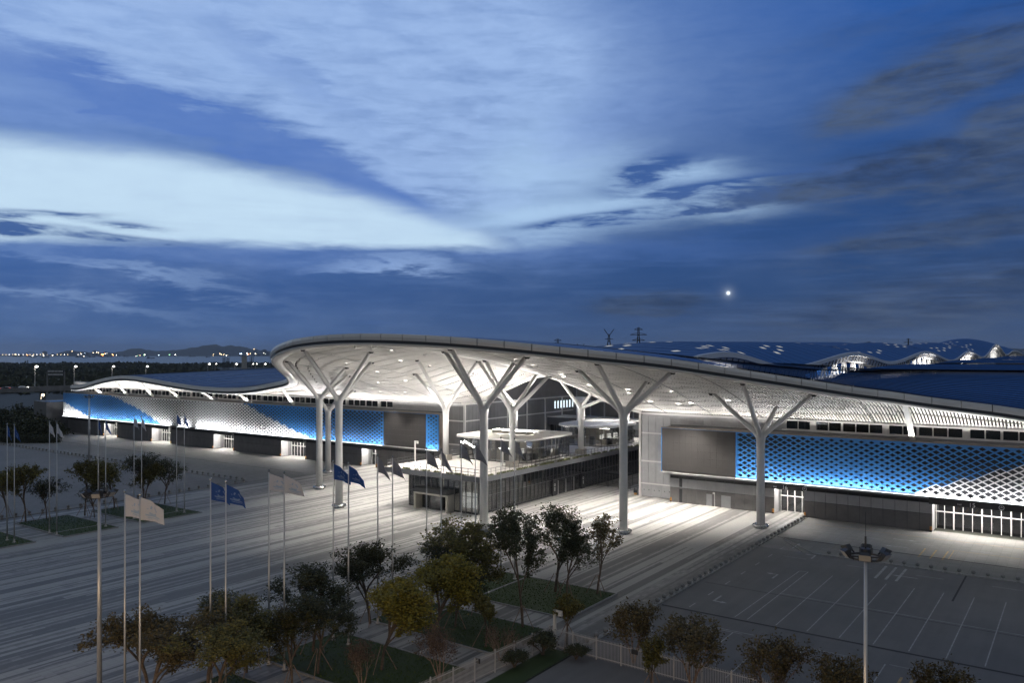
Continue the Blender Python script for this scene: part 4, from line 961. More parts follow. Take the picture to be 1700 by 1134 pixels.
# ------------------------------------------------------------------ pavilions on the terrace
def rrect(x0, x1, y0, y1, r, n=7):
    o = []
    for cx, cy, a0 in ((x1-r, y0+r, -90), (x1-r, y1-r, 0), (x0+r, y1-r, 90), (x0+r, y0+r, 180)):
        for k in range(n+1): t = R(a0+90*k/n); o.append((cx+r*math.cos(t), cy+r*math.sin(t)))
    return o
def pavilion(label, x0, x1, y0, y1, r, z0, z1, lights):
    p = empty('glass_pavilion', label, 'pavilion', ((x0+x1)/2, (y0+y1)/2, z0), 'glass pavilions on the terrace')
    cx, cy = (x0+x1)/2, (y0+y1)/2
    def q(b, name, smooth=False):
        o = b.build(name, p, smooth); o.location = (-cx, -cy, -z0); return o
    out = rrect(x0-.55, x1+.55, y0-.55, y1+.55, r+.5, 9)
    b = MB(); zt = z1+.12; N = len(out)
    inn_ = rrect(x0+.2, x1-.2, y0+.2, y1-.2, r, 9)
    b.face([(x, y, z1+.10) for x, y in inn_], 'roofwhite')
    for i in range(N):
        j = (i+1) % N
        b.face([(*out[i], z1-.22), (*out[j], z1-.22), (*out[j], z1+.16), (*out[i], z1+.16)], 'white'); b.face([(*out[i], z1+.16), (*out[j], z1+.16), (*inn_[j], z1+.10), (*inn_[i], z1+.10)], 'roofwhite')
        b.face([(*out[i], z1-.22), (*inn_[i], z1-.3), (*inn_[j], z1-.3), (*out[j], z1-.22)], 'white')
    q(b, 'roof')
    q(MB().face([(x, y, z1-.32) for x, y in inn_][::-1], 'intwall'), 'ceiling')
    for k in range(3): q(MB().box(x1-4.6, x1-1.2, y0+2+4.6*k, y0+2.4+4.6*k, z1-.45, z1-.38, 'e_int'), 'ceiling_light'); q(MB().box(x0+1.5+4.6*k, x0+3.8+4.6*k, y0+1.4, y0+1.8, z1-.45, z1-.38, 'e_int'), 'ceiling_light')
    q(MB().face([(x, y, z0+.03) for x, y in inn_], 'interior'), 'floor')
    path = rrect(x0, x1, y0, y1, r, 9); path.append(path[0]); 
    d = [0.]
    for i in range(1, len(path)): d.append(d[-1]+math.dist(path[i], path[i-1]))
    def at(s):
        i = min(max(bisect.bisect_left(d, s), 1), len(d)-1); t = (s-d[i-1])/max(1e-6, d[i]-d[i-1]); return (path[i-1][0]+(path[i][0]-path[i-1][0])*t, path[i-1][1]+(path[i][1]-path[i-1][1])*t)
    n = int(d[-1]/1.3)
    for k in range(n):
        a_, b_ = at(d[-1]*k/n), at(d[-1]*(k+1)/n)
        q(MB().box(a_[0]-.045, a_[0]+.045, a_[1]-.045, a_[1]+.045, z0, z1-.2, 'alu'), 'mullion')
        q(MB().face([(*a_, z0+.05), (*b_, z0+.05), (*b_, z1-.3), (*a_, z1-.3)], 'glass'), 'pane')
    b = MB()
    for k in range(n):
        a_, b_ = at(d[-1]*k/n), at(d[-1]*(k+1)/n); b.bar((*a_, z0+2.5), (*b_, z0+2.5), .08, .08, 'alu'); b.bar((*a_, z0+.12), (*b_, z0+.12), .1, .2, 'alu')
    q(b, 'transom')
    q(MB().box(x0+5, x1-5, y0+5.5, y1-5, z0+.04, z1-.4, 'intwall'), 'inner_room')
    for k in range(6): xx = rnd.uniform(x0+1.6, x1-2.5); q(MB().box(xx, xx+1.1, y0+2.5, y0+3.3, z0+.04, z0+rnd.uniform(.8, 1.9), rnd.choice(['dark', 'intdark', 'portal'])), 'furniture')
    for k in range(7): yy = rnd.uniform(y0+2.5, y1-3); q(MB().box(x1-3.2, x1-2.2, yy, yy+1.3, z0+.04, z0+rnd.uniform(.8, 1.9), rnd.choice(['dark', 'intdark', 'portal'])), 'furniture')
    for k in range(lights): q(MB().box(x1-3.4, x1-3.1, y0+3+3.1*k, y0+4.4+3.1*k, z0+1.4, z0+2.3, 'e_panel'), 'glow_panel')
    return p, q
pv, q1 = pavilion('glass pavilion with a glowing light trough on its flat white roof', -99.2, -82.7, 118.9, 136.2, 2.6, 7.0, 11.3, 1)
ta, tb_ = P(822, 712, 11.9), P(890, 714, 11.9)
tr = Vector((tb_[0]-ta[0], tb_[1]-ta[1], 0)); tm = Vector((-91.5, 127.6, 11.42))
ux = Vector((.81, .58, 0)) if False else Vector((1, 0, 0))
b = MB(); pr_ = rrect(tm.x-4.6, tm.x+4.6, tm.y-1.1, tm.y+1.1, .7, 5)
for i in range(len(pr_)): j = (i+1) % len(pr_); b.face([(*pr_[i], 11.41), (*pr_[j], 11.41), (*pr_[j], 12.1), (*pr_[i], 12.1)], 'portal')
q1(b, 'trough_casing')
b = MB(); b.face([(x, y, 12.05) for x, y in rrect(tm.x-4.5, tm.x+4.5, tm.y-1.0, tm.y+1.0, .65, 5)], 'e_trough'); q1(b, 'trough_lens')
for k in range(4): q1(MB().box(-97+3.6*k, -95.8+3.6*k, 132.6, 133.6, 11.41, 11.6, 'roofwhite'), 'roof_hatch')
area('trough_uplight', (tm.x, tm.y, 12.2), 8.6, 1.8, 3800, (1, .955, .9), (0, 0, 1), (1, 0, 0), 180)
pavilion('second rounded glass pavilion further back on the terrace beside the tree column', -96.5, -83.2, 150.3, 166, 4.2, 7.0, 11.3, 4)
area('terrace_fill', (X0, 170.9, 14.6), 16, .5, 2300, (1, .955, .9), (0, -.5, -1), (1, 0, 0), 170); area('terrace_fill', (X0+2, 131, 11.9), .4, 6, 3000, (1, .955, .9), (-1, .3, .35), (0, 1, 0), 160); area('terrace_fill', (X0, 147, 12.), 9, 1., 3600, (1, .955, .9), (0, -.15, 1), (1, 0, 0), 170)  # fill lights added to brighten the rear terrace, side wall and soffit
area('terrace_fill', (X0, 105, 7.6), 16, .4, 2800, (1, .955, .9), (0, .1, 1), (1, 0, 0), 170)  # broad fill added to lift the soffit over the terrace front
for xx, yy, pw in ((-101.3, 125, 2600), (-80.4, 128, 2600)):   # fill lights added along the terrace edges to brighten the soffit
    area('terrace_fill', (xx, yy, 7.5), .4, 18, pw, (1, .955, .9), (.45 if xx > X0 else -.45, -.1, 1), (0, 1, 0), 160)
    tp(MB().box(xx-.2, xx+.2, yy-9, yy+9, 7.01, 7.3, 'alu'), 'fill_casing')  # casing made up to carry the added fill light
# posts with cameras on the terrace
def cctv(x, y, z, h, label):
    t = empty('camera_post', label, 'camera post', (x, y, z), 'white camera posts')
    MB().box(-.11, .11, -.11, .11, 0, h, 'white').build('post', t); MB().box(-.1, .8, -.07, .07, h-.18, h, 'white').build('arm', t)
    MB().box(.45, .78, -.14, .14, h-.48, h-.2, 'white').tube([(.62, 0, h-.62), (.62, 0, h-.48)], [.08, .14], 'dark', 10).build('camera_housing', t)
cctv(*P(689, 767, 7), 7, 3.9, 'white camera post at the left front corner of the terrace'); cctv(*P(1002, 736, 7), 7, 3.8, 'white camera post beside the second pavilion')
cctv(*P(834.5, 775, 7), 7, 3.6, 'white camera post beside the column at the front of the terrace')
# ------------------------------------------------------------------ bridge and concourse behind
bd = empty('footbridge', 'dark edged footbridge crossing the street behind the terrace pavilions', 'bridge', (X0, 176, 9))
for args, nm in (((-112.2, -69.2, 172, 180, 10.6, 11.0, 'roofwhite'), 'deck'), ((-112.2, -69.2, 171.6, 171.97, 9.0, 10.9, 'slab'), 'fascia'), ((-112.2, -69.2, 173, 173.2, 7, 9.0, 'win'), 'glazing'), ((-112.2, -69.2, 171.5, 171.9, 10.93, 11.15, 'frame_white'), 'coping')):
    o = MB().box(*args).build(nm, bd); o.location = (-X0, -176, -9)
for k in range(18): o = MB().box(-111+2.4*k, -110.9+2.4*k, 172.8, 173.0, 7, 9.0, 'alu').build('mullion', bd); o.location = (-X0, -176, -9)
for x, y in ((-88.8, 169.4), (-101, 169.4)):
    t = empty('square_column', 'square white column with a wide cap before the footbridge' if x > -95 else 'square white column with wide cap left of the footbridge centre', 'column', (x, y, 7), 'square columns by the footbridge')
    MB().box(-.75, .75, -.75, .75, 0, 8.4, 'column').build('shaft', t); MB().box(-1.5, 1.5, -1.5, 1.5, 8.4, 9.5, 'column').build('cap', t)
cc = empty('concourse', 'central concourse with rolling blue roof waves running away into the distance', 'concourse building', (X0, 300, 0), )
def cp_(b, name, smooth=False, par=None):
    o = b.build(name, par or cc, smooth)
    if par is None: o.location = (-X0, -300, 0)
    return o
WY = [146, 150, 158, 178, 222, 296, 361, 449, 544, 625, 722, 828, 930, 1040, 1200]; WZ = [24.5, 25.0, 26.6, 27.2, 23.5, 27.5, 23.8, 28.3, 23.4, 29.2, 25.1, 36, 27, 31, 27]
SY = [146, 155, 180, 227, 296, 361, 449, 544, 625, 722, 828, 930, 1040, 1200]; SZ = [25.2, 26.4, 29.6, 30.6, 31.2, 30.4, 33.0, 32.0, 35, 35, 41, 36, 38, 36]
we_ = lambda y: hermite(y, WY, WZ); ws_ = lambda y: hermite(y, SY, SZ)
wz = lambda u, y: we_(y)+(ws_(y)-we_(y))*math.cos(u*math.pi/2)**1.1
us = [-1+i/12 for i in range(25)]; HW = 24.7
ysw = [146+3.2*i for i in range(90)]+[434+7*i for i in range(110)]
b = MB(); b.grid([[(X0+u*HW, y, wz(u, y)) for u in us] for y in ysw], 'blue_roof2'); cp_(b, 'wave_roof', True)
b = MB()                                       # raised seams of the roof
for i in range(0, 70): y = 150+5.0*i*(1+i*.012); b.grid([[(X0+u*HW, y, wz(u, y)+.01), (X0+u*HW, y+.08, wz(u, y)+.07), (X0+u*HW, y+.16, wz(u, y)+.01)] for u in us], 'blue_roof')
o = cp_(b, 'roof_seam'); o['kind'] = 'stuff'
nsk = 0                                         # diamond skylights
for i in range(60):
    y = 160+6.4*i*(1+i*.010)
    for u in (-.55, -.35, -.15, .05, .25, .45, .62):
        cl_ = noise.noise(Vector((u*2.1, y*.022, 1.7)))+.45*noise.noise(Vector((u*9, y*.19, 4)))
        if cl_ < .08 or we_(y) < 23.9: continue
        uu = u+.03*((i % 2)*2-1); hw, hy = .045, 1.3
        ps = [(uu-hw, y-hy*.3), (uu+.01, y-hy), (uu+hw, y+hy*.3), (uu-.01, y+hy)]
        cp_(MB().face([(X0+p*HW, q_, wz(p, q_)+.12) for p, q_ in ps], 'e_sky'), 'skylight'); nsk += 1
for s in (1, -1):
    xs_ = X0+s*HW
    b = MB(); b.grid([[(xs_, y, we_(y)+.25), (xs_+s*.5, y, we_(y)+.1), (xs_+s*.55, y, we_(y)-1.0), (xs_, y, we_(y)-1.15)] for y in ysw], 'fascia'); cp_(b, 'eave_ribbon')
    b = MB(); b.grid([[(xs_-s*.1, y, we_(y)-1.15), (xs_-s*.8, y, we_(y)-3.0), (xs_-s*3.5, y, we_(y)-3.1)] for y in ysw], 'frame_white'); cp_(b, 'eave_soffit')
    if s > 0:
        for i in range(150):
            y = 160+3.6*i*(1+i*.004); cp_(MB().bar((xs_+.1, y, we_(y)-1.1), (xs_-.7, y+.9, we_(y+.9)-3.0), .18, .22, 'alu'), 'eave_brace')
        b = MB(); b.grid([[(xs_-2.8, y, 16), (xs_-2.8, y, we_(y)-3.05)] for y in ysw], 'glass'); cp_(b, 'side_glazing')
        b = MB(); b.grid([[(xs_-6.5, y, 18), (xs_-6.5, y, we_(y)-3.3)] for y in ysw], 'e_arch'); cp_(b, 'glow_lining')  # glowing sheet standing in for the lit interior
        for yc in (172, 284, 306, 440, 462, 612, 640, 815, 840): area('concourse_light', (xs_-1.4, yc, 20.2), 16 if yc < 400 else 26, .5, 1500 if yc < 400 else 3800, (1, .96, .9), (-.25, 0, 1), (0, 1, 0), 170)
        for i in range(120):
            y = 165+5.5*i*(1+i*.004); dd = 3.0 if i % 2 else -3.0
            cp_(MB().bar((xs_-2.4, y, 19), (xs_-2.4, y+dd, we_(y)-3.0), .35, .4, 'white'), 'glazing_strut')
            if i % 3 == 0: cp_(MB().bar((xs_-3.4, y, 19), (xs_-4.4, y+6, we_(y)-3.2), .5, .5, 'dark'), 'inner_strut')
cp_(MB().box(-112.0, -69.5, 190, 1150, 0, 19, 'roofwhite'), 'lower_walls')
cp_(MB().box(-112.1, -69.4, 184, 189.9, 0, 22, 'clad_low'), 'front_wall')
for k in range(9): cp_(MB().box(-112.45+.0, -112.2+.1, 175+1.45*k, 175.35+1.45*k, 12.9, 14.8, 'e_cool'), 'lit_strip')
for k in range(10): cp_(MB().box(-111+4.2*k, -110.7+4.2*k, 183.7, 184, 0, 21.5, 'clad_up'), 'front_pilaster')
for z in (8, 14.4): cp_(MB().box(-112, -69.5, 183.6, 183.9, z, z+.3, 'frame_white'), 'front_beam')
# ------------------------------------------------------------------ further halls on the right
def far_hall(k, y0, y1, xa, xb, z, label):
    h = empty('far_hall', label, 'exhibition hall', ((xa+xb)/2, (y0+y1)/2, 0), 'further exhibition halls')
    ox, oy = (xa+xb)/2, (y0+y1)/2
    rows = []
    for i in range(41):
        t = i/40; y = y0+(y1-y0)*t; zz = z-1.6+1.6*math.sin(math.pi*(.04+.92*t))**.4
        rows.append([(xa-ox-6, y-oy, zz-3.0), (xa-ox-3, y-oy, zz-1.2), (xa-ox+2, y-oy, zz-.15), (xa-ox+8, y-oy, zz), (xb-ox, y-oy, zz)])
        if i < 40: y2 = y0+(y1-y0)*(t+1/41); zz2 = z-1.6+1.6*math.sin(math.pi*(.04+.92*(t+1/41)))**.4-.12; rows.append([(xa-ox-6, y2-oy, zz2-3.0), (xa-ox-3, y2-oy, zz2-1.2), (xa-ox+2, y2-oy, zz2-.15), (xa-ox+8, y2-oy, zz2), (xb-ox, y2-oy, zz2)])
    MB().grid(rows, 'blue_roof').build('roof', h)
    MB().box(xa-ox, xb-ox, y0-oy+3, y1-oy-3, 0, z-5, 'clad_low').build('wall', h)
    MB().grid([[r[0], (r[0][0]-.05, r[0][1], r[0][2]-.8)] for r in rows], 'fascia').build('edge_trim', h)
for k, (y0, y1, z) in enumerate([(263.5, 398, 23.1), (412, 540, 24.0), (556, 690, 24.6), (706, 840, 25.4)]):
    far_hall(k, y0, y1, -59.5 if k == 0 else -57, 330, z, ['blue roofed hall directly behind the right hand hall', 'blue roofed hall two rows behind the right hall', 'blue roofed hall third behind the right hall', 'furthest blue roofed hall on the right horizon'][k])
fh = empty('distant_hall', 'long dark blue roof with a black rounded nose rising on the horizon behind the waves', 'exhibition hall', (*D(1330, 950), 0))
p0, p1 = D(1100, 950), D(1430, 950); q0, q1_ = D(1100, 1100), D(1452, 1100)
b = MB(); n = 12; rows = []
for i in range(n+1):
    t = i/n; rows.append([Vector((p0[0]+(p1[0]-p0[0])*t, p0[1]+(p1[1]-p0[1])*t, 30+6*math.sin(min(1, (1-t)*6)*math.pi/2))), Vector((q0[0]+(q1_[0]-q0[0])*t, q0[1]+(q1_[1]-q0[1])*t, 38+5.5*math.sin(min(1, (1-t)*6)*math.pi/2)))])
loc = Vector(fh.location)
MB().grid([[p-loc for p in r] for r in rows], 'blue_roof').build('roof', fh)
nose = MB().tube([Vector((*D(1405, 948), 31))-loc, Vector((*D(1425, 950), 36))-loc, Vector((*D(1443, 955), 38.5))-loc, Vector((*D(1453, 960), 36))-loc], [1.5, 3.4, 3.4, 1.2], 'dark', 12).build('roof_nose', fh, True)
MB().grid([[(r[0]-loc), Vector((r[0].x, r[0].y, 0))-loc] for r in rows], 'clad_low').build('wall', fh)
#@@OBJECTS
# ------------------------------------------------------------------ flagpoles and flags
WIND = Vector((.93, .30, 0)).normalized()
def flag_mesh(seed, mat_, L_=2.15, Hh=1.45, droop=.5):
    r = random.Random(seed); b = MB(); nu, nv = 14, 7; ph = r.uniform(0, 6); side = WIND.cross(Vector((0, 0, 1)))
    uv = []; d_ = droop*r.uniform(.8, 1.25); am = r.uniform(.10, .2)
    rows = []
    for j in range(nv+1):
        v = j/nv; row = []
        for i in range(nu+1):
            u = i/nu
            x = L_*(u*(1-.28*d_)-.18*d_*u*u*(v)); z = -Hh*(1-v)*(1-.12*u)-L_*d_*(.55*u+.45*u*u)*(.55+.45*v)
            w = am*math.sin(u*7.5+ph+v*1.3)*u**.7+.05*math.sin(u*17+ph*2+v*2)*u
            p = WIND*x+side*w+Vector((0, 0, z)); row.append(tuple(p)); uv.append((u, v))
        rows.append(row)
    b.grid(rows, mat_); b.uv = uv; return b
pole0 = None; HP = 16.75
YR = [31.3, 38.4, 44.1, 51.4, 57.2, 64.5, 70.35, 77.9]
colR = ['white', 'blue', 'white', 'blue', 'grey', 'grey', 'grey', 'grey']
words = {'white': 'white', 'blue': 'blue', 'grey': 'grey'}
ordn = ['nearest', 'second', 'third', 'fourth', 'fifth', 'sixth', 'seventh', 'farthest']
def flagpole(x, y, label):
    global pole0
    if pole0 is None:
        t = empty('flagpole', label, 'flagpole', (x, y, .09), 'flagpoles in pairs along the plaza')
        MB().tube([(0, 0, .5), (0, 0, 6), (0, 0, HP-.1)], [.085, .075, .045], 'pole', 12).build('pole', t, True)
        MB().tube([(0, 0, 0), (0, 0, .06), (0, 0, .07), (0, 0, .5)], [.22, .22, .12, .11], 'fence', 14).build('base', t)
        MB().tube([(0, 0, HP-.1), (0, 0, HP-.02), (0, 0, HP+.08), (0, 0, HP+.16)], [.03, .09, .09, .02], 'steel', 10).build('finial', t, True)
        MB().tube([(.07, .0, 1.2), (.06, 0, HP-.2)], .009, 'white', 4).build('halyard', t)
        pole0 = t
    else: t = copy_tree(pole0); t.location = (x, y, .09); t['label'] = label
    return t
nfl = 0
for sidev in ('right', 'left'):
    for k, y in enumerate(YR):
        if sidev == 'left' and k < 3: continue
        for q in (0, 1):
            if sidev == 'right': x = -57.65 if q == 0 else -55.6
            else: x = -126.75 if q == 0 else -124.45
            c = colR[k] if sidev == 'right' else ['blue', 'white', 'blue', 'white', 'blue'][k-3]
            pos_ = ordn[k] if sidev == 'right' else ordn[k-3]
            if sidev == 'left' and k == 7: pos_ = 'farthest'
            if k >= 3 and sidev == 'left' and k < 7: pos_ = ['nearest', 'second', 'third', 'fourth'][k-3]
            row = 'front' if sidev == 'right' else 'left'
            qq = 'left' if q == 0 else 'right'
            flagpole(x, y, f'tall slim flagpole, {qq} one of the {pos_} pair in the {row} row')
            nfl += 1
            dr = {'white': .35, 'blue': .45, 'grey': .85}[c]*rnd.uniform(.85, 1.2) if sidev == 'right' else rnd.uniform(1.1, 1.5)
            if k == 0 and sidev == 'right': dr = .3
            big = 1.12 if (k == 0 and sidev == 'right') else 1.0
            mt = 'flag_'+c
            o = flag_mesh(100+nfl, mt, (2.15 if dr < .6 else 1.9 if dr < 1 else 1.5)*big, 1.45*big, dr).build('flag', None, True)
            o.location = (x+WIND.x*.07, y+WIND.y*.07, HP-.1 if sidev == 'right' else HP-.1)
            tag(o, f'{c} flag drooping from the {qq} pole of the {pos_} pair in the {row} row', 'flag', 'flags on the flagpoles')
# ------------------------------------------------------------------ bollards
bo = MB()
rows = []
for i in range(9):
    t = math.pi*i/8; rows.append([(.26*math.sin(t)*math.cos(2*math.pi*j/14), .26*math.sin(t)*math.sin(2*math.pi*j/14), .40-.26*math.cos(t)) for j in range(15)])
bo.grid(rows, 'bollard'); bo.tube([(0, 0, 0), (0, 0, .16)], [.24, .19], 'bollard_base', 12)
bproto = bo.build('bollard', None, True); bfirst = True
def bollard(x, y, label, grp):
    global bfirst
    o = bproto if bfirst else bproto.copy()
    if not bfirst: col.objects.link(o)
    bfirst = False; o.location = (x, y, .1); o.rotation_euler.z = rnd.uniform(0, 6); tag(o, label, 'bollard', grp)
for k in range(44): bollard(XR+.1+rnd.uniform(-.05, .05), 62.6+1.66*k, 'round stone bollard in the diagonal line between plaza and car park', 'bollards between plaza and car park')
for k in range(19): bollard(-28.1+1.53*k, 111.6, 'round stone bollard on the kerb between car park and service drive', 'bollards along the car park kerb')
for k in range(24): bollard(XL-.1, 55.5+2.1*k, 'round stone bollard along the left edge of the striped plaza', 'bollards along the left edge of the plaza')
for k in range(88): bollard(XL-2.2-2.05*k, 104.95, 'small round bollard in the long row before the left forecourt', 'bollards before the left forecourt')
for k in range(9): bollard(-322+3.4*k, 128.5-1.2*k*.4, 'small round bollard in the short row near the far left corner', 'bollards at the far left corner')
# ------------------------------------------------------------------ floodlight masts
def mast(x, y, h, label, rz=0, r0=.20):
    t = empty('light_mast', label, 'light mast', (x, y, 0), 'floodlight masts', rz)
    MB().tube([(0, 0, 0), (0, 0, h*.5), (0, 0, h)], [r0, r0*.8, r0*.55], 'pole', 16).build('pole', t, True)
    MB().tube([(0, 0, h), (0, 0, h+1.1)], .05, 'dark', 8).tube([(0, 0, h+1.1), (0, 0, h+2.4)], .012, 'dark', 6).build('lightning_rod', t)
    b = MB(); n = 16
    for k in range(n):
        a0, a1 = 2*math.pi*k/n, 2*math.pi*(k+1)/n; b.bar((.85*math.cos(a0), .85*math.sin(a0), h), (.85*math.cos(a1), .85*math.sin(a1), h), .09, .09, 'dark')
    for k in range(4): a0 = math.pi*k/2; b.bar((0, 0, h), (.85*math.cos(a0), .85*math.sin(a0), h), .07, .07, 'dark')
    b.tube([(0, 0, h-.15), (0, 0, h+.45)], .26, 'dark', 12); b.build('ring_platform', t)
    for k in range(6):
        a = 2*math.pi*k/6+.3; ca, sa = math.cos(a), math.sin(a); c = Vector((1.05*ca, 1.05*sa, h+.28)); f = Vector((ca, sa, -.75)).normalized(); s_ = Vector((-sa, ca, 0)); u = f.cross(s_)
        b = MB(); w0, h0 = .28, .22
        A = [c-f*.12+s_*(i*w0*.7)+u*(j*h0*.7) for i, j in ((-1, -1), (1, -1), (1, 1), (-1, 1))]; B = [c+f*.16+s_*(i*w0)+u*(j*h0) for i, j in ((-1, -1), (1, -1), (1, 1), (-1, 1))]
        b.face(A[::-1], 'dark'); b.face(B, 'clad_up')
        for i in range(4): j = (i+1) % 4; b.face([A[i], A[j], B[j], B[i]], 'dark')
        b.bar((.85*ca, .85*sa, h), c-f*.1, .06, .06, 'dark'); b.bar(c-s_*(w0+.04)+f*.05, c-s_*(w0+.04)-u*.4, .04, .08, 'dark'); b.bar(c+s_*(w0+.04)+f*.05, c+s_*(w0+.04)-u*.4, .04, .08, 'dark')
        b.build('floodlight', t)
    return t
mast(*D(1437, 42.6), 16.2-.0, 'tall floodlight mast standing in the car park on the right', .4, .15)
mast(*D(165, 60.9), 16.2, 'tall floodlight mast rising from the plaza at the front left', 1.1, .20)
mast(*P(148, 768), 16.2, 'floodlight mast in front of the left hall end, farthest of the masts', .2, .32)
mast(*P(290, 742), 3.2, 'short mast of lamps', 0) if False else None
# ------------------------------------------------------------------ trees
def tree_geo(seed, h, rad, trunk, nleaf, leaf, bark='bark', leafm='leaf_dark', multi=1, flat=1.0, sparse=0.):
    r = random.Random(seed); tb_m = MB(); tips = []
    def grow(p, d, ln, rd, lvl):
        pts = [p]; rr = [rd]; q = p; n = 3
        for i in range(n):
            d = (d+Vector((r.uniform(-.16, .16), r.uniform(-.16, .16), r.uniform(-.02, .12)))).normalized(); q = q+d*(ln/n); pts.append(q); rr.append(rd*(1-.42*(i+1)/n))
            if lvl >= 2: tips.append(q)
        tb_m.tube(pts, rr, bark, 7 if lvl < 2 else 4, False)
        if lvl >= 4 or rd < .012: tips.append(q); return
        k = r.choice((3, 3, 4)) if lvl < 2 else r.choice((2, 3, 3))
        for i in range(k):
            a = 2*math.pi*(i+r.random()*.7)/k; sp = r.uniform(.35, .8)*(1.15 if lvl > 0 else .8)
            ax = d.orthogonal().normalized(); ax2 = d.cross(ax); nd = (d+(ax*math.cos(a)+ax2*math.sin(a))*sp).normalized()
            start = pts[-1] if i < 2 else pts[-2]
            grow(start, nd, ln*r.uniform(.6, .82), rr[-1]*r.uniform(.6, .8), lvl+1)
        if lvl < 2: grow(pts[-1], (d+Vector((0, 0, .5))).normalized(), ln*.75, rr[-1]*.8, lvl+1)
    for m_ in range(multi):
        a = 2*math.pi*m_/max(1, multi)+r.random(); lean = .0 if multi == 1 else .38
        grow(Vector((.08*math.cos(a), .08*math.sin(a), 0)) if multi > 1 else Vector((0, 0, 0)), Vector((lean*math.cos(a), lean*math.sin(a), 1)).normalized(), trunk, .12 if multi == 1 else .07, 0)
    zs = [t.z for t in tips]; zmax = max(zs); rmax = sorted(math.hypot(t.x, t.y) for t in tips)[int(len(tips)*.93)]
    sz, sr = (h-.25)/zmax, rad/rmax
    sc = lambda p: Vector((p[0]*(sr if p[2] > trunk*.4 else 1), p[1]*(sr if p[2] > trunk*.4 else 1), p[2]*sz))
    def blend(p):
        t = min(1, max(0, p[2]/trunk-.5)); k = 1+(sr-1)*t; return (p[0]*k, p[1]*k, p[2]*sz)
    tb_m.v = [blend(p) for p in tb_m.v]; tips = [Vector(blend(p)) for p in tips]
    lo = h*.27; tips = [t for t in tips if t.z > lo] or tips
    cl = []
    for t in tips: 
        if r.random() > sparse: cl.append((t, r.uniform(.10, .34)*rad/2.2))
    lb = MB()
    for i in range(nleaf):
        c, s_ = cl[r.randrange(len(cl))]
        v = Vector((r.gauss(0, 1), r.gauss(0, 1), r.gauss(0, .8))); v = v*(s_*.75)
        p = c+v; a = Vector((r.gauss(0, 1), r.gauss(0, 1), r.gauss(0, .6))).normalized(); q = a.orthogonal().normalized(); l = leaf*r.uniform(.6, 1.35)
        q = (q+Vector((0, 0, -.3))).normalized()
        lb.face([p, p+a*l*.5+q*l*.28, p+a*l, p+a*l*.5-q*l*.28], leafm)
    return tb_m, lb
PROTO = {}
def proto(key):
    if key not in PROTO:
        tb2, lb = tree_geo(**SPEC[key]); me = []
        for b, n in ((tb2, 'trunk'), (lb, 'crown')):
            m_ = bpy.data.meshes.new(n+'_'+key); m_.from_pydata(b.v, [], b.f); 
            for x in b.mats: m_.materials.append(M[x])
            me.append(m_)
        PROTO[key] = me
    return PROTO[key]
SPEC = dict(
 tall=dict(seed=11, h=11, rad=2.5, trunk=2.1, nleaf=7920, leaf=.21, leafm='leaf_dark'),
 round=dict(seed=23, h=8, rad=3.1, trunk=1.5, nleaf=7920, leaf=.20, leafm='leaf_dark'),
 young=dict(seed=31, h=9, rad=2.5, trunk=2.2, nleaf=2592, leaf=.26, leafm='leaf_brown', sparse=.3),
 wide=dict(seed=47, h=8, rad=3.4, trunk=1.4, nleaf=8640, leaf=.20, leafm='leaf_olive'),
 yellow=dict(seed=53, h=7.4, rad=3.0, trunk=1.35, nleaf=10800, leaf=.21, leafm='leaf_yellow'),
 brown=dict(seed=67, h=6.5, rad=3.3, trunk=1.2, nleaf=7920, leaf=.19, leafm='leaf_brown'),
 multi=dict(seed=71, h=5.3, rad=2.1, trunk=1.4, nleaf=4600, leaf=.20, leafm='leaf_brown', multi=4, bark='bark_pale'),
 slim=dict(seed=83, h=5.2, rad=1.1, trunk=1.6, nleaf=2736, leaf=.2, leafm='leaf_olive'),
 bare=dict(seed=97, h=3.6, rad=1.6, trunk=1.1, nleaf=504, leaf=.16, leafm='leaf_red', multi=5, bark='bark_pale'),
 red=dict(seed=101, h=4.9, rad=1.7, trunk=1.5, nleaf=1872, leaf=.15, leafm='leaf_red', multi=4, bark='bark_pale'),
 thin=dict(seed=113, h=8, rad=2.9, trunk=1.6, nleaf=3024, leaf=.2, leafm='leaf_dark', sparse=.2),
 left=dict(seed=127, h=8.6, rad=3.6, trunk=2.0, nleaf=5040, leaf=.30, leafm='leaf_olive'),
 left2=dict(seed=131, h=8.4, rad=3.4, trunk=2.0, nleaf=3312, leaf=.30, leafm='leaf_dark', sparse=.15),
 shrub=dict(seed=139, h=1.9, rad=1.5, trunk=.5, nleaf=3024, leaf=.16, leafm='leaf_dark', multi=5))
def tree(key, x, y, label, s=1., rz=None, cat='tree', grp='trees round the plaza', name='tree', z=.09, sw=None, stakes=True):
    me = proto(key); t = empty(name, label, cat, (x, y, z), grp); rz = rnd.uniform(0, 6.28) if rz is None else rz; sw = sw or s
    for m_, n in zip(me, ('trunk', 'crown')):
        o = bpy.data.objects.new(n, m_); col.objects.link(o); o.parent = t; o.rotation_euler.z = rz; o.scale = (sw, sw, s)
    if stakes:
        for k in range(3):
            a = 2.1*k+rz; MB().tube([(1.25*math.cos(a), 1.25*math.sin(a), 0), (.12*math.cos(a), .12*math.sin(a), 2.1)], .035, 'bark_pale', 6).build('support_stake', t)
    return t
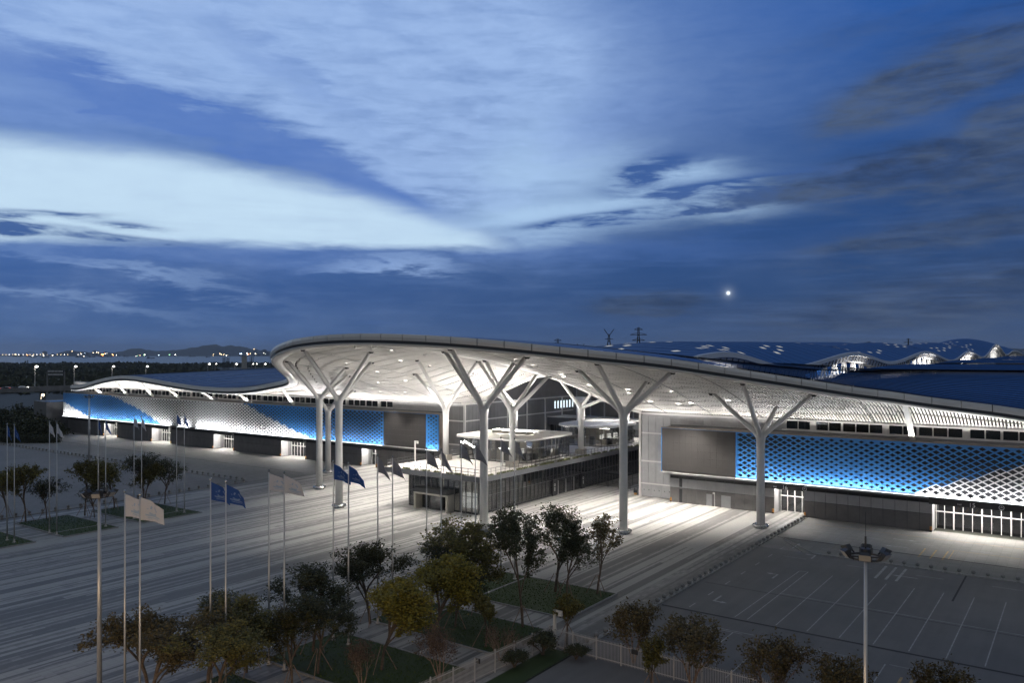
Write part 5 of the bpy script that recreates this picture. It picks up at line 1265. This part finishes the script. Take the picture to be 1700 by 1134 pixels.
TREES = [('tall', -45.2, 64.7, 'tallest dark leafy tree in the middle of the front trees', 1.1), ('young', -44.7, 78.6, 'young tree with sparse brown leaves at the plaza corner of the grass bed', 1.0),
 ('round', -48.9, 76.4, 'dark round crowned tree between the tallest tree and the young brown one', 1.12), ('thin', -46.6, 75.2, 'thin grey leaved tree behind the grass bed, left of the young brown tree', .82),
 ('wide', -51.8, 65.6, 'wide olive tree in front of the nearest tree column', 1.15), ('round', -58.1, 56.6, 'dark round tree behind the left yellow green tree', .98), ('thin', -54.3, 61.4, 'greyish tree between the two yellow green trees and the plaza', .97),
 ('yellow', -48.8, 48.9, 'yellow green tree, left one of the lit pair', .98), ('yellow', -48.9, 55.6, 'yellow green tree, right one of the lit pair', 1.04),
 ('round', -56.9, 48.3, 'dense dark tree left of the yellow green pair', .90), ('wide', -57.6, 41.8, 'olive brown tree in front of the fourth flagpole pair', .82), ('brown', -55.8, 37.0, 'broad brown tree in the front left of the grove', .98),
 ('brown', -56.6, 32.8, 'dark brown tree at the bottom edge, lowest on the left', .92), ('wide', -51.5, 41.6, 'olive tree low between the brown tree and the yellow pair', .72), ('slim', -44.9, 58.3, 'small thin tree on the lawn below the tallest tree', 1.0),
 ('brown', -60.2, 34.6, 'brown tree at the bottom left edge of the grove, partly below the frame', .95), ('round', -52.6, 45.2, 'dark rounded tree low beside the left yellow green tree', .78), ('wide', -53.4, 36.2, 'olive crowned tree at the bottom between the brown trees and the fence', .8), ('red', -47.2, 45.0, 'small reddish tree in front of the yellow green pair', .85), ('thin', -60.3, 40.2, 'sparse grey tree behind the broad brown tree', .8), ('round', -50.6, 60.8, 'dark tree right behind the right yellow green tree', .82), ('brown', -57.3, 46.6, 'brown leaved tree low between the dense dark tree and the olive brown one', .7), ('bare', -41.9, 56.5, 'bare forked bush beside the white fence', .95), ('red', -43.3, 50.0, 'reddish bare multi stemmed tree beside the fence at the bottom', 1.0), ('slim', -38.8, 62.6, 'slender upright tree beside the fence corner', 1.0),
 ('multi', -32.1, 62.8, 'round multi stemmed tree at the fence, first from the left in the car park row', 1.0), ('multi', -25.8, 60.6, 'bushy multi stemmed tree, second in the car park row', 1.1), ('multi', -19.2, 60.4, 'bushy multi stemmed tree, third in the car park row', 1.1),
 ('multi', -14.2, 60.6, 'bushy tree, fourth in the car park row at the bottom edge', 1.0), ('multi', -8.0, 62.6, 'bushy tree at the bottom right, last in the car park row', 1.05), ('slim', -27.6, 57.2, 'small tree with yellowish leaves below the second car park tree', .95)]
for kx, x, y, lb, s in TREES: tree(kx, x, y, lb, s*(1.07 if kx in ('round', 'wide', 'brown', 'yellow', 'thin') else 1), sw=s*(1.22 if kx in ('round', 'wide', 'brown', 'yellow', 'thin') else 1.05), stakes=kx in ('tall', 'young', 'round', 'thin', 'wide', 'slim', 'yellow'))
TL = [('left', -144.6, 58.6, 'leafy tree at the far left edge of the left grove', .96), ('left', -138.3, 58.8, 'leafy tree second from the left in the left grove', 1.1), ('left2', -137.4, 61.6, 'tree with thin crown third from the left in the left grove', .8),
 ('left', -135.6, 66.8, 'leafy tree in the middle of the left grove', 1.05), ('left', -137.2, 72.6, 'dense tree behind the floodlight mast in the left grove', 1.0), ('left2', -132.6, 66.9, 'low tree in front of the left grove behind the mast', .68), ('left', -134.8, 76.8, 'tree second from the right in the left grove', .9),
 ('left2', -141.2, 80.2, 'taller thin crowned tree at the back right of the left grove', 1.02), ('left2', -134.6, 80.4, 'tree at the right end of the left grove', .98)]
for kx, x, y, lb, s in TL: tree(kx, x, y, lb, s)
tree('shrub', -39.6, 59.8, 'dark shrub just outside the white fence corner', 1.1, cat='shrub', grp='shrubs outside the fence', name='shrub', stakes=False)
tree('shrub', -36.6, 60.6, 'low dark shrub outside the fence right of the corner', .7, cat='shrub', grp='shrubs outside the fence', name='shrub', stakes=False)
tree('shrub', -40.0, 56.0, 'dark shrub outside the fence below the corner', .8, cat='shrub', grp='shrubs outside the fence', name='shrub', stakes=False)
# tree and hedge mass at the far left behind the forecourt
def foliage_mass(name, label, boxes, n, leaf, m_, cat):
    r = random.Random(len(label)); b = MB()
    tot = sum(q[3]*q[3] for q in boxes)
    for (x, y, z, rr, hh) in boxes:
        for _ in range(int(n*rr*rr/tot)):
            v = Vector((r.gauss(0, 1), r.gauss(0, 1), r.gauss(0, 1))).normalized()*r.uniform(.55, 1.0); k = 1+.35*noise.noise(v*2.3+Vector((x, y, 0)))
            p = Vector((x+v.x*rr*k, y+v.y*rr*k, z+abs(v.z)*hh*k if z <= 0 else z+v.z*hh*k)); a = Vector((r.gauss(0, 1), r.gauss(0, 1), r.gauss(0, .7))).normalized(); q = a.orthogonal().normalized(); l = leaf*r.uniform(.6, 1.4)
            b.face([p, p+a*l*.5+q*l*.35, p+a*l, p+a*l*.5-q*l*.35], m_)
    o = b.build(name); o['kind'] = 'stuff'; return tag(o, label, cat)
bx_ = []
r5 = random.Random(9)
for _ in range(46):
    px = r5.uniform(-40, 92); d = r5.uniform(262, 330); x, y = D(px, d); bx_.append((x, y, 0, r5.uniform(4, 8), r5.uniform(3, 7)))
foliage_mass('woodland', 'dark belt of trees behind the left end of the hall below the viaduct', bx_, 60000, .75, 'leaf_dark', 'trees')
bx_ = []
for _ in range(240):
    px = r5.uniform(-60, 330); d = r5.uniform(560, 1700); x, y = D(px, d); bx_.append((x, y, 0, r5.uniform(30, 60), r5.uniform(2.5, 5)))
for _ in range(90):
    px = r5.uniform(-60, 480); d = r5.uniform(1650, 1820); x, y = D(px, d); bx_.append((x, y, 0, r5.uniform(30, 60), r5.uniform(4, 8)))
foliage_mass('far_woodland', 'flat dark scrubland stretching from the viaduct to the shore', bx_, 60000, 5., 'leaf_dark', 'woodland')
hd = []
for k in range(16): x, y = P(-30+8*k, 735, 0); hd.append((x, y, 0, 2.2, 2.4))
foliage_mass('hedge', 'clipped hedge at the left edge beside the forecourt', hd, 12000, .32, 'leaf_dark', 'hedge')
# ------------------------------------------------------------------ white fence
def fence(p, q, label):
    p, q = Vector(p), Vector(q); L_ = (q-p).length; d = (q-p).normalized(); a = math.atan2(d.y, d.x)
    t = empty('picket_fence', label, 'fence', (p.x, p.y, 0), 'white metal fences at the bottom', a)
    n = round(L_/2.5); b = MB()
    for i in range(n+1): MB().box(2.5*i*L_/n/2.5-.04, 2.5*i*L_/n/2.5+.04, -.04, .04, 0, 2.0, 'fence').build('post', t)
    for z in (.25, 1.7): MB().box(0, L_, -.02, .02, z-.025, z+.025, 'fence').build('rail', t)
    k = int(L_/.14)
    for i in range(k): b.box(.14*i+.05, .14*i+.075, -.012, .012, .1, 1.9, 'fence')
    o = b.build('picket', t); o['kind'] = 'stuff'
fence((-40.2, 61.9), (-3, 61.0), 'white picket fence along the bottom of the car park'); fence((-40.2, 61.8), (-42.2, 34), 'white picket fence running down from the corner on the left side')
cctv(*P(921, 1078), 0, 3.6, 'pale camera post at the corner of the white fence')
sheet('pavement', [(-40.1, 20), (XR, 20), (XR, 61.7), (-40.1, 61.7)], .006, 'lawn')
def tape_box(x, y, z, label):
    o = MB().box(-.28, .28, -.1, -.04, -.2, .2, 'dark').build('fence_sign'); o.location = (x, y, z); tag(o, label, 'sign')
tape_box(-31.4, 61.66, 1.55, 'small dark notice plate on the white fence under the first car park tree'); tape_box(-41.0, 52.2, 1.6, 'small dark notice plate on the left run of the fence')
# small things near the street gap
gt = empty('barrier', 'low metal crowd barriers closing the gap between terrace building and right hall', 'barrier', (-76, 143, 0))
for k in range(5):
    x0, x1 = -81.4+2.5*k, -81.4+2.5*k+2.3
    for a_, b_ in (((x0, 143.2, .05), (x0, 143.2, 1.3)), ((x1, 143.2, .05), (x1, 143.2, 1.3)), ((x0, 143.2, 1.28), (x1, 143.2, 1.28)), ((x0, 143.2, .3), (x1, 143.2, .3))):
        o = MB().bar(a_, b_, .07, .07, 'alu').build('barrier_bar', gt); o.location = (76, -143, 0)
def booth(x, y, label):
    t = empty('equipment', label, 'equipment', (x, y, 0)); MB().box(-.3, .3, -.25, .25, .35, .95, 'dark').build('casing', t); MB().box(-.2, .2, -.18, .18, 0, .34, 'yellow').build('stand', t); MB().box(-.26, -.12, .02, .1, .95, 1.25, 'dark').build('antenna', t)
booth(-70.6, 138.9, 'small dark machine on an orange stand by the corner of the right hall')
def parasol(x, y, label):
    t = empty('canopy_tent', label, 'tent', (x, y, 0)); b = MB()
    b.box(-2.5, 2.5, -1.6, 1.6, 2.3, 2.55, 'dark').build('roof', t)
    for i in (-2.3, 2.3):
        for j in (-1.4, 1.4): MB().box(i-.05, i+.05, j-.05, j+.05, 0, 2.3, 'alu').build('leg', t)
parasol(-78.4, 147, 'dark flat topped tent beside the terrace building in the street gap')
# ------------------------------------------------------------------ left background: viaduct, lamps, sign gantry
def vp(px, d, z): x, y = D(px, d); return Vector((x, y, z))
vd = empty('viaduct', 'elevated road on concrete piers crossing behind the left hall', 'bridge', (*D(0, 400), 0))
vo = Vector(vd.location); A_, B_ = vp(-500, 300, 0)-vo, vp(600, 560, 0)-vo; vdir = (B_-A_).normalized(); vs = vdir.cross(Vector((0, 0, 1)))
MB().bar(A_+Vector((0, 0, 9.4)), B_+Vector((0, 0, 9.4)), 13, 1.2, 'concrete').build('deck', vd)
for s in (-1, 1):
    MB().bar(A_+vs*(6.4*s)+Vector((0, 0, 10.5)), B_+vs*(6.4*s)+Vector((0, 0, 10.5)), .3, .9, 'concrete').build('parapet', vd)
LV = (B_-A_).length
for k in range(int(LV/24)): p = A_+vdir*(24*k); MB().bar(p+Vector((0, 0, 0)), p+Vector((0, 0, 8.8)), 2.4, 2.0, 'concrete').build('pier', vd)
star = MB().tube([(0, 0, -.28), (0, 0, 0), (0, 0, .28)], [.15, .42, .15], 'e_far', 10)
def street_lamp(x, y, h, label, em='e_far', two=False, r=.5, z=0, grp='street lamps on the viaduct', pw=0, c=(1, .9, .75)):
    t = empty('street_lamp', label, 'street lamp', (x, y, z), grp)
    MB().tube([(0, 0, 0), (0, 0, h)], [.2, .1], 'pole', 8).build('pole', t)
    arms = [(1.6, 0)] + ([(-1.6, 0)] if two else [])
    for ax, _ in arms:
        MB().tube([(0, 0, h-.6), (ax*.4, 0, h+.15), (ax, 0, h+.3)], .07, 'pole', 6).build('arm', t)
        b = MB(); b.box(ax-.2, ax+r*1.2, -.22, .22, h+.22, h+.42, 'pole').build('lamp_head', t)
        b = MB(); b.tube([(ax+.2, 0, h-.22-r*.5), (ax+.2, 0, h-.22), (ax+.2, 0, h+.2)], [r*.4, r, r*.45], em, 10).build('lamp_glass', t)
    if pw:
        l = bpy.data.lights.new('street_light', 'POINT'); l.energy = pw; l.color = c; l.shadow_soft_size = .3; o = bpy.data.objects.new('street_light', l); col.objects.link(o); o.location = (x+1.8, y, z+h-1.2)
for i, (px, d, r) in enumerate([(58, 402, .75), (123, 420, .62), (186, 436, .55), (242, 452, .6), (345, 505, .6), (357, 620, .4), (390, 540, .7), (418, 620, .4), (424, 640, .4), (438, 560, .6), (-40, 380, .6)]):
    p = vp(px, d, 10); hh = ZD(608 if i < 4 else 604, d)-10
    street_lamp(p.x, p.y, hh, ['lit street lamp on the viaduct at the left edge, tallest looking', 'lit street lamp on the viaduct, second from the left', 'lit street lamp on the viaduct, third from the left', 'lit lamp just above the left hall roof', 'lit lamp beyond the blue roof, left of a group', 'small lit lamp beyond the blue roof, second of a group', 'bright lit lamp beyond the blue roof beside the chimney block', 'small lamp right of the chimney block', 'small lamp touching the one right of the chimney block', 'lit lamp near the canopy tip', 'street lamp on the viaduct outside the left edge'][i], 'e_far', r=r, z=10, pw=350 if i < 4 else 0)
x, y = D(68, 330); street_lamp(x, y, ZD(655, 330), 'lit double armed lamp in front of the dark trees at the left', 'e_warm', False, .45, 0, 'lamps below the viaduct', 900, (1, .8, .55))
x, y = D(56, 240); 
cctv(*P(56.5, 721), 0, 5.5, 'pale camera post at the far left corner of the forecourt')
ga = empty('sign_gantry', 'road sign gantry with two rows of white lettering beyond the viaduct', 'sign', (*D(92, 520), 0))
go = Vector(ga.location)
for px in (78.5, 107): MB().bar(vp(px, 520, 0)-go, vp(px, 520, ZD(617, 520))-go, .7, .7, 'concrete').build('post', ga)
for j, yy in enumerate((616.5, 622)):
    MB().bar(vp(78.5, 520, ZD(yy, 520))-go, vp(107, 520, ZD(yy, 520))-go, .4, 1.7, 'sign_dark').build('sign_board', ga)
    for k in range(11 if j == 0 else 13):
        p = vp(80.2+k*(2.3 if j == 0 else 1.95), 519.5, ZD(yy, 519.5))-go; MB().bar(p-Vector((0, 0, .55)), p+Vector((rnd.uniform(-.2, .2), 0, .55)), .34, .3, 'text').build('glyph', ga)
# cars on the viaduct
def car(px, dd, off, label, col_, tail):
    p = vp(px, 0+dd, 0); t = empty('car', label, 'car', (p.x, p.y, 10.02), 'cars on the viaduct', math.atan2(vdir.y, vdir.x))
    b = MB(); prof = [(-2.2, .3), (-2.2, .85), (-1.5, .95), (-1.0, 1.42), (.6, 1.42), (1.2, .95), (2.2, .8), (2.2, .3)]
    for s in (-1, 1): b.face([(x_, .85*s, z_) for x_, z_ in (prof if s < 0 else prof[::-1])], col_)
    for i in range(len(prof)): j = (i+1) % len(prof); b.face([(prof[i][0], -.85, prof[i][1]), (prof[i][0], .85, prof[i][1]), (prof[j][0], .85, prof[j][1]), (prof[j][0], -.85, prof[j][1])], col_)
    b.build('body', t)
    for x_ in (-1.4, 1.4):
        for s in (-1, 1): MB().tube([(x_, .78*s, .33), (x_, .92*s, .33)], .33, 'dark', 12).build('wheel', t)
    for s in (-.6, .6): MB().box(-2.26 if tail else 2.2, -2.2 if tail else 2.26, s-.3, s+.3, .6, .9, 'e_red' if tail else 'e_far').build('tail_light' if tail else 'headlight', t)
def vpt(px, off):       # point on the viaduct under a bearing
    a = (px-CX)/F; a0 = vo+A_; d2 = vdir
    # solve for k: side = a*depth
    s0 = a0.x*RT[0]+a0.y*RT[1]; f0 = a0.x*FW[0]+a0.y*FW[1]; s1 = d2.x*RT[0]+d2.y*RT[1]; f1 = d2.x*FW[0]+d2.y*FW[1]
    k = (a*f0-s0)/(s1-a*f1); p = a0+d2*k+vs*off; return p
for px, off, lb, cc_, tl in ((4, 3.5, 'red lit car on the viaduct at the left edge', 'dark', True), (12, 1.0, 'second red lit car on the viaduct', 'fascia', True), (20, 3.5, 'dark car following on the viaduct', 'dark', True), (42, -3, 'pale car on the viaduct near the first lamp', 'white', False)):
    p = vpt(px, off); dd = p.x*FW[0]+p.y*FW[1]; car((p.x*RT[0]+p.y*RT[1])/dd*F+CX, dd, 0, lb, cc_, tl)
# low grey block behind the hall end
for k_, (lx, ly) in enumerate(((-37, 14), (-13, 27), (-62, 12))):
    street_lamp(lx, ly, 9.0, ['sodium street lamp on the road below the camera', 'sodium street lamp behind the car park trees', 'sodium street lamp at the near end of the plaza'][k_], 'e_warm', False, .3, 0, 'sodium street lamps on the near road', 5000 if k_ == 0 else 3000, (1, .70, .42))
o = empty('service_block', 'dark grey service block attached behind the left end of the left hall', 'building', (*P(92, 708), 0))
a0 = Vector((*P(82, 712), 0)); b0 = Vector((*P(103, 716), 0)); 
MB().bar(a0-Vector(o.location)+Vector((0, 0, 5.2)), b0-Vector(o.location)+Vector((0, 0, 5.2)), 10, 10.4, 'clad_low').build('wall', o); MB().bar(b0-Vector(o.location)+Vector((-4, 0, 10.5)), b0-Vector(o.location)+Vector((0, 0, 10.5)), 8, .2, 'blue').build('lit_coping', o)  # coping in the same blue as the screens
# ------------------------------------------------------------------ sea, far shore
hl_ = []
def ridge(label, pts, d, thick, m_='hill'):
    t = MB(); rows = []
    for px, py in pts:
        zt = ZD(py, d); row = []
        for j, f in enumerate((0, .25, .55, 1, .5, 0)):
            dd = d+thick*(j-3)/3; x, y = D(px, dd); row.append((x, y, -1.5 if f == 0 else zt*f*(1+.1*noise.noise(Vector((px*.06, j*1.7, d*.001))))))
        rows.append(row)
    t.grid(rows, m_); o = t.build('hill', None, True); o['kind'] = 'structure'; o['label'] = label; return o
def dense(pts, seed, amp=1.2):
    xs, ys = [p[0] for p in pts], [p[1] for p in pts]; o = []
    x = xs[0]
    while x <= xs[-1]: o.append((x, hermite(x, xs, ys)+amp*noise.fractal(Vector((x*.09, seed, 0)), 1., 2., 4))); x += 1.5
    return o
ridge('main hills', dense([(176, 589), (190, 585.5), (200, 583.5), (215, 580), (232, 578.5), (245, 581), (260, 582.5), (280, 582), (300, 580), (318, 578), (330, 576), (345, 573), (358, 571.5), (370, 575), (385, 574), (405, 576.5), (420, 580), (445, 583), (480, 586), (520, 588)], 1), 11500, 900)
ridge('low hill', dense([(90, 589), (98, 585.5), (118, 582), (135, 584), (150, 585), (165, 587), (180, 589)], 5, .8), 11800, 500)
ridge('far shore', dense([(-60, 589), (60, 588.6), (300, 588.4), (560, 588.5)], 9, .2), 12500, 400)
ridge('right ridge', dense([(900, 590), (960, 588), (1250, 586.8), (1500, 580), (1600, 577), (1700, 579), (1790, 583)], 12, .8), 7000, 600)
br = empty('far_bridge', 'low lit bridge with a shallow arch on the far side of the water', 'bridge', (*D(40, 11000), 0)); bo_ = Vector(br.location)
MB().bar(vp(-60, 11000, 12)-bo_, vp(150, 11000, 12)-bo_, 30, 8, 'hill').build('deck', br)
MB().tube([vp(38+24*i/12, 11000, 14+42*math.sin(math.pi*i/12))-bo_ for i in range(13)], 4, 'hill', 6).build('arch', br)
for k in range(30): p = vp(-30+5.7*k, 10990, 20)-bo_; MB().tube([p-Vector((0, 0, 5)), p, p+Vector((0, 0, 5))], [2, 4.5, 2], 'e_fary' if k % 4 else 'e_far', 6).build('lamp', br)
rb = random.Random(21)
def harbour_building(px, py, w_, label, lights):
    d = 10500; zt = max(18, ZD(py, d)); x, y = D(px, d); t = empty('harbour_building', label, 'building', (x, y, 0), 'lit buildings on the far shore')
    MB().box(-w_/2, w_/2, -20, 20, -1, zt, 'hill').box(-w_/4, w_/5, -12, 12, zt, zt+8, 'hill').build('block', t)
    for e, r in lights:
        xx = rb.uniform(-w_/2, w_/2); z = rb.uniform(.3, 1.05)*zt; MB().tube([(xx-22*FW[0], -22*FW[1], z-r*.8), (xx-22*FW[0], -22*FW[1], z), (xx-22*FW[0], -22*FW[1], z+r*.8)], [r*.4, r, r*.4], e, 8).build('lamp', t)
HB = [(34, 589, 60, ['e_fary', 'e_far']), (74, 584, 60, ['e_fary', 'e_far']), (88, 588, 60, ['e_far', 'e_fary']), (120, 583, 90, ['e_fary']), (137, 586, 60, ['e_far', 'e_fary']), (144, 586, 50, ['e_farb']), (157, 583, 60, ['e_far', 'e_fary']), (163, 585, 70, ['e_fary', 'e_far', 'e_fary']), (170, 588, 90, ['e_faro', 'e_faro', 'e_fary']), (175, 585, 60, ['e_faro', 'e_far']), (181, 586, 50, ['e_far']), (188, 587, 60, ['e_fary', 'e_faro']), (195, 589, 50, ['e_far']), (232, 589, 70, ['e_fary', 'e_fary', 'e_farg']), (241, 589, 50, ['e_farg', 'e_far']), (283, 590, 40, ['e_farg']), (292, 590, 40, ['e_far']), (357, 588, 70, ['e_fary', 'e_fary']), (367, 583, 50, ['e_fary', 'e_fary', 'e_far']), (371, 588, 70, ['e_fary', 'e_fary']), (379, 589, 60, ['e_fary', 'e_far']), (400, 586, 50, ['e_farb', 'e_farb']), (411, 582, 40, ['e_far', 'e_far']), (416, 587, 60, ['e_faro', 'e_fary']), (423, 580, 50, ['e_fary', 'e_far']), (428, 588, 60, ['e_faro', 'e_fary']), (439, 581, 50, ['e_far', 'e_far']), (443, 585, 40, ['e_far'])]
for k, (px, py, w_, ls) in enumerate(HB): harbour_building(px, py, w_, (['first', 'second', 'third', 'fourth', 'fifth', 'sixth', 'seventh', 'eighth', 'ninth', 'tenth', 'eleventh', 'twelfth', 'thirteenth', 'fourteenth', 'fifteenth', 'sixteenth', 'seventeenth', 'eighteenth', 'nineteenth', 'twentieth', 'twenty first', 'twenty second', 'twenty third', 'twenty fourth', 'twenty fifth', 'twenty sixth', 'twenty seventh', 'rightmost'][k]+' tiny lit building along the far shore from the left, '+('behind the left water' if px < 100 else 'near the bright orange lights' if px < 200 else 'below the hills' if px < 330 else 'beside the canopy tip')), [(e, rb.uniform(4, 7.5)*(1.5 if e == 'e_faro' else 1)) for e in ls])
def boat(px, py, L_, label, em=None):
    d = 28.5*F/(py-YH); x, y = D(px, d); t = empty('boat', label, 'boat', (x, y, -1.5), 'boats on the water', TH+rb.uniform(-.4, .4))
    b = MB(); n = 8; rows = []
    for i in range(n+1):
        u = i/n; w_ = L_*.11*math.sin(min(1, (1-u)*2.2+.15)*math.pi/2); s = L_*(u-.5); sh = L_*.07*(1+.8*u*u)
        rows.append([(s, -w_, sh), (s, -w_*.6, 0), (s, w_*.6, 0), (s, w_, sh)])
    b.grid(rows, 'dark'); b.grid([[r[0], r[3]] for r in rows], 'dark'); b.build('hull', t)
    MB().box(-L_*.38, -L_*.15, -L_*.07, L_*.07, L_*.07, L_*.22, 'dark').build('cabin', t); MB().tube([(-L_*.2, 0, L_*.2), (-L_*.2, 0, L_*.36)], L_*.008, 'dark', 5).build('mast', t)
    if em: MB().tube([(-L_*.2, 0, L_*.22), (-L_*.2, 0, L_*.28), (-L_*.2, 0, L_*.34)], [L_*.03, L_*.07, L_*.03], em, 8).build('lamp', t)
BT = [(75, 594, 60, 'small boat on the water at the left below the bridge', 'e_far'), (28, 592.3, 90, 'lit boat near the left end of the bridge', 'e_fary'), (47, 592.4, 70, 'boat with an orange light below the bridge arch', 'e_faro'), (56, 593.5, 50, 'white lit boat right of the orange lit one', 'e_far'), (133, 593.6, 75, 'long dark barge left of the orange lights', None), (141, 594, 40, 'small lit boat beside the long barge', 'e_far'), (152, 593.3, 60, 'dark boat just right of the barge', None), (171, 592.8, 90, 'boat with a strong orange light', 'e_faro'), (181, 593, 50, 'small dark boat right of the orange light', None), (209, 592.4, 70, 'dark ship with mast before the hills', None), (250, 595.5, 50, 'dark fishing boat in the middle of the water', None), (265, 592, 60, 'boat with a blue white light', 'e_farb'), (319, 592.4, 70, 'dark boat below the hill slope', None), (345, 593.6, 40, 'small dark boat left of the chimney block', None), (227, 593, 30, 'tiny lit boat before the hills', 'e_far')]
for px, py, L_, lb, em in BT: boat(px, py, L_, lb, em)
t = MB().box(-3.4, 3.4, -3.4, 3.4, 0, ZD(592, 1500), 'portal').box(-3.7, 3.7, -3.7, 3.7, ZD(592, 1500), ZD(592, 1500)+1, 'concrete').build('chimney_block'); x, y = D(405.5, 1500); t.location = (x, y, 0); tag(t, 'tan square tower on the shore before the far lights', 'tower')
for k, (px, yt, wd) in enumerate(((372, 593, 3), (378.5, 594, 3), (418, 592, 4))):
    x, y = D(px, 1400); h = ZD(yt, 1400); t = empty('lattice_mast', ['lattice mast left of the tan tower, first of two', 'lattice mast left of the tan tower, second of two', 'lattice mast right of the tan tower'][k], 'mast', (x, y, 0), 'masts on the shore')
    for i in (-1, 1):
        for j in (-1, 1): MB().bar((i*wd/2, j*wd/2, 0), (i*wd/2, j*wd/2, h), .5, .5, 'dark').build('leg', t)
    for q in range(8): MB().bar((-wd/2, 0, h*q/8), (wd/2, 0, h*(q+1)/8), .35, .35, 'dark').build('brace', t)
x, y = D(46, 1350); t = empty('crane', 'small crawler crane with slanting jib on the left shore', 'crane', (x, y, 0)); h = ZD(598, 1350)
MB().bar((0, 0, 0), (0, 0, h), 1, 1, 'dark').build('mast', t); MB().bar((0, 0, 3), (-10*RT[0], -10*RT[1], 11), .9, .9, 'dark').build('jib', t); MB().bar((-1, 0, h*.92), (1, 0, h*.92), .8, .8, 'dark').build('head', t); MB().bar((-10*RT[0], -10*RT[1], 11), (-12*RT[0], -12*RT[1], 6), .7, .7, 'dark').build('stay', t)
# power pylons on the right
def pylon(px, top, d, label, kind):
    x, y = D(px, d); h = ZD(top, d); t = empty('power_pylon', label, 'pylon', (x, y, 0), 'power pylons on the horizon', TH)
    wb = h*.10
    for i in (-1, 1):
        for j in (-1, 1): MB().bar((i*wb, j*wb, 0), (i*.8, j*.8, h*.8), .55, .55, 'dark').bar((i*.8, j*.8, h*.8), (i*.6, j*.6, h*(.9 if kind else 1)), .5, .5, 'dark').build('leg', t)
    for q in range(9):
        z0, z1 = h*q/10, h*(q+1)/10; w0, w1 = wb*(1-q/10)+.5, wb*(1-(q+1)/10)+.5
        MB().bar((-w0, 0, z0), (w1, 0, z1), .4, .4, 'dark').build('brace', t); MB().bar((w0, 0, z0), (-w1, 0, z1), .4, .4, 'dark').build('brace', t)
    if kind:
        for s in (-1, 1): MB().bar((0, 0, h*.86), (s*5.5, 0, h), .7, .7, 'dark').build('horn', t); MB().bar((0, 0, h*.80), (s*4.5, 0, h*.80), .6, .6, 'dark').build('arm', t)
    else:
        for z, w_ in ((.97, 4.5), (.87, 9), (.76, 7)): MB().bar((-w_, 0, h*z-.4), (w_, 0, h*z-.4), .7, .7, 'dark').build('arm', t); MB().bar((-w_, 0, h*z-.4), (0, 0, h*z+2), .4, .4, 'dark').build('arm_tie', t); MB().bar((w_, 0, h*z-.4), (0, 0, h*z+2), .4, .4, 'dark').build('arm_tie', t)
pylon(1011, 546.5, 900, 'horned power pylon left of the broad one above the canopy', 1); pylon(1060, 544, 860, 'broad armed power pylon above the blue waves', 0); pylon(926, 563, 1000, 'slim pylon above the white roof edge, furthest left', 0); pylon(964, 571, 1200, 'small horned pylon low behind the roof edge', 1); pylon(1508, 562, 1600, 'faint distant pylon above the blue roofs on the right', 0)
# ------------------------------------------------------------------ air
hz = MB().box(-19000, 19000, -9000, 19500, -2.6, 215, 'dark').build('haze'); hz['kind'] = 'stuff'; tag(hz, 'thin blue evening haze over the whole place', 'haze')
hm = bpy.data.materials.new('haze_air'); hm.use_nodes = True; t = NT(hm.node_tree); t.n.clear()
pv_ = t.new('ShaderNodeVolumePrincipled'); pv_.inputs['Color'].default_value = (.78, .86, 1, 1); pv_.inputs['Density'].default_value = 5.5e-5; pv_.inputs['Anisotropy'].default_value = .2
om = t.new('ShaderNodeOutputMaterial'); t.l.new(pv_.outputs[0], om.inputs['Volume']); hz.data.materials.clear(); hz.data.materials.append(hm)
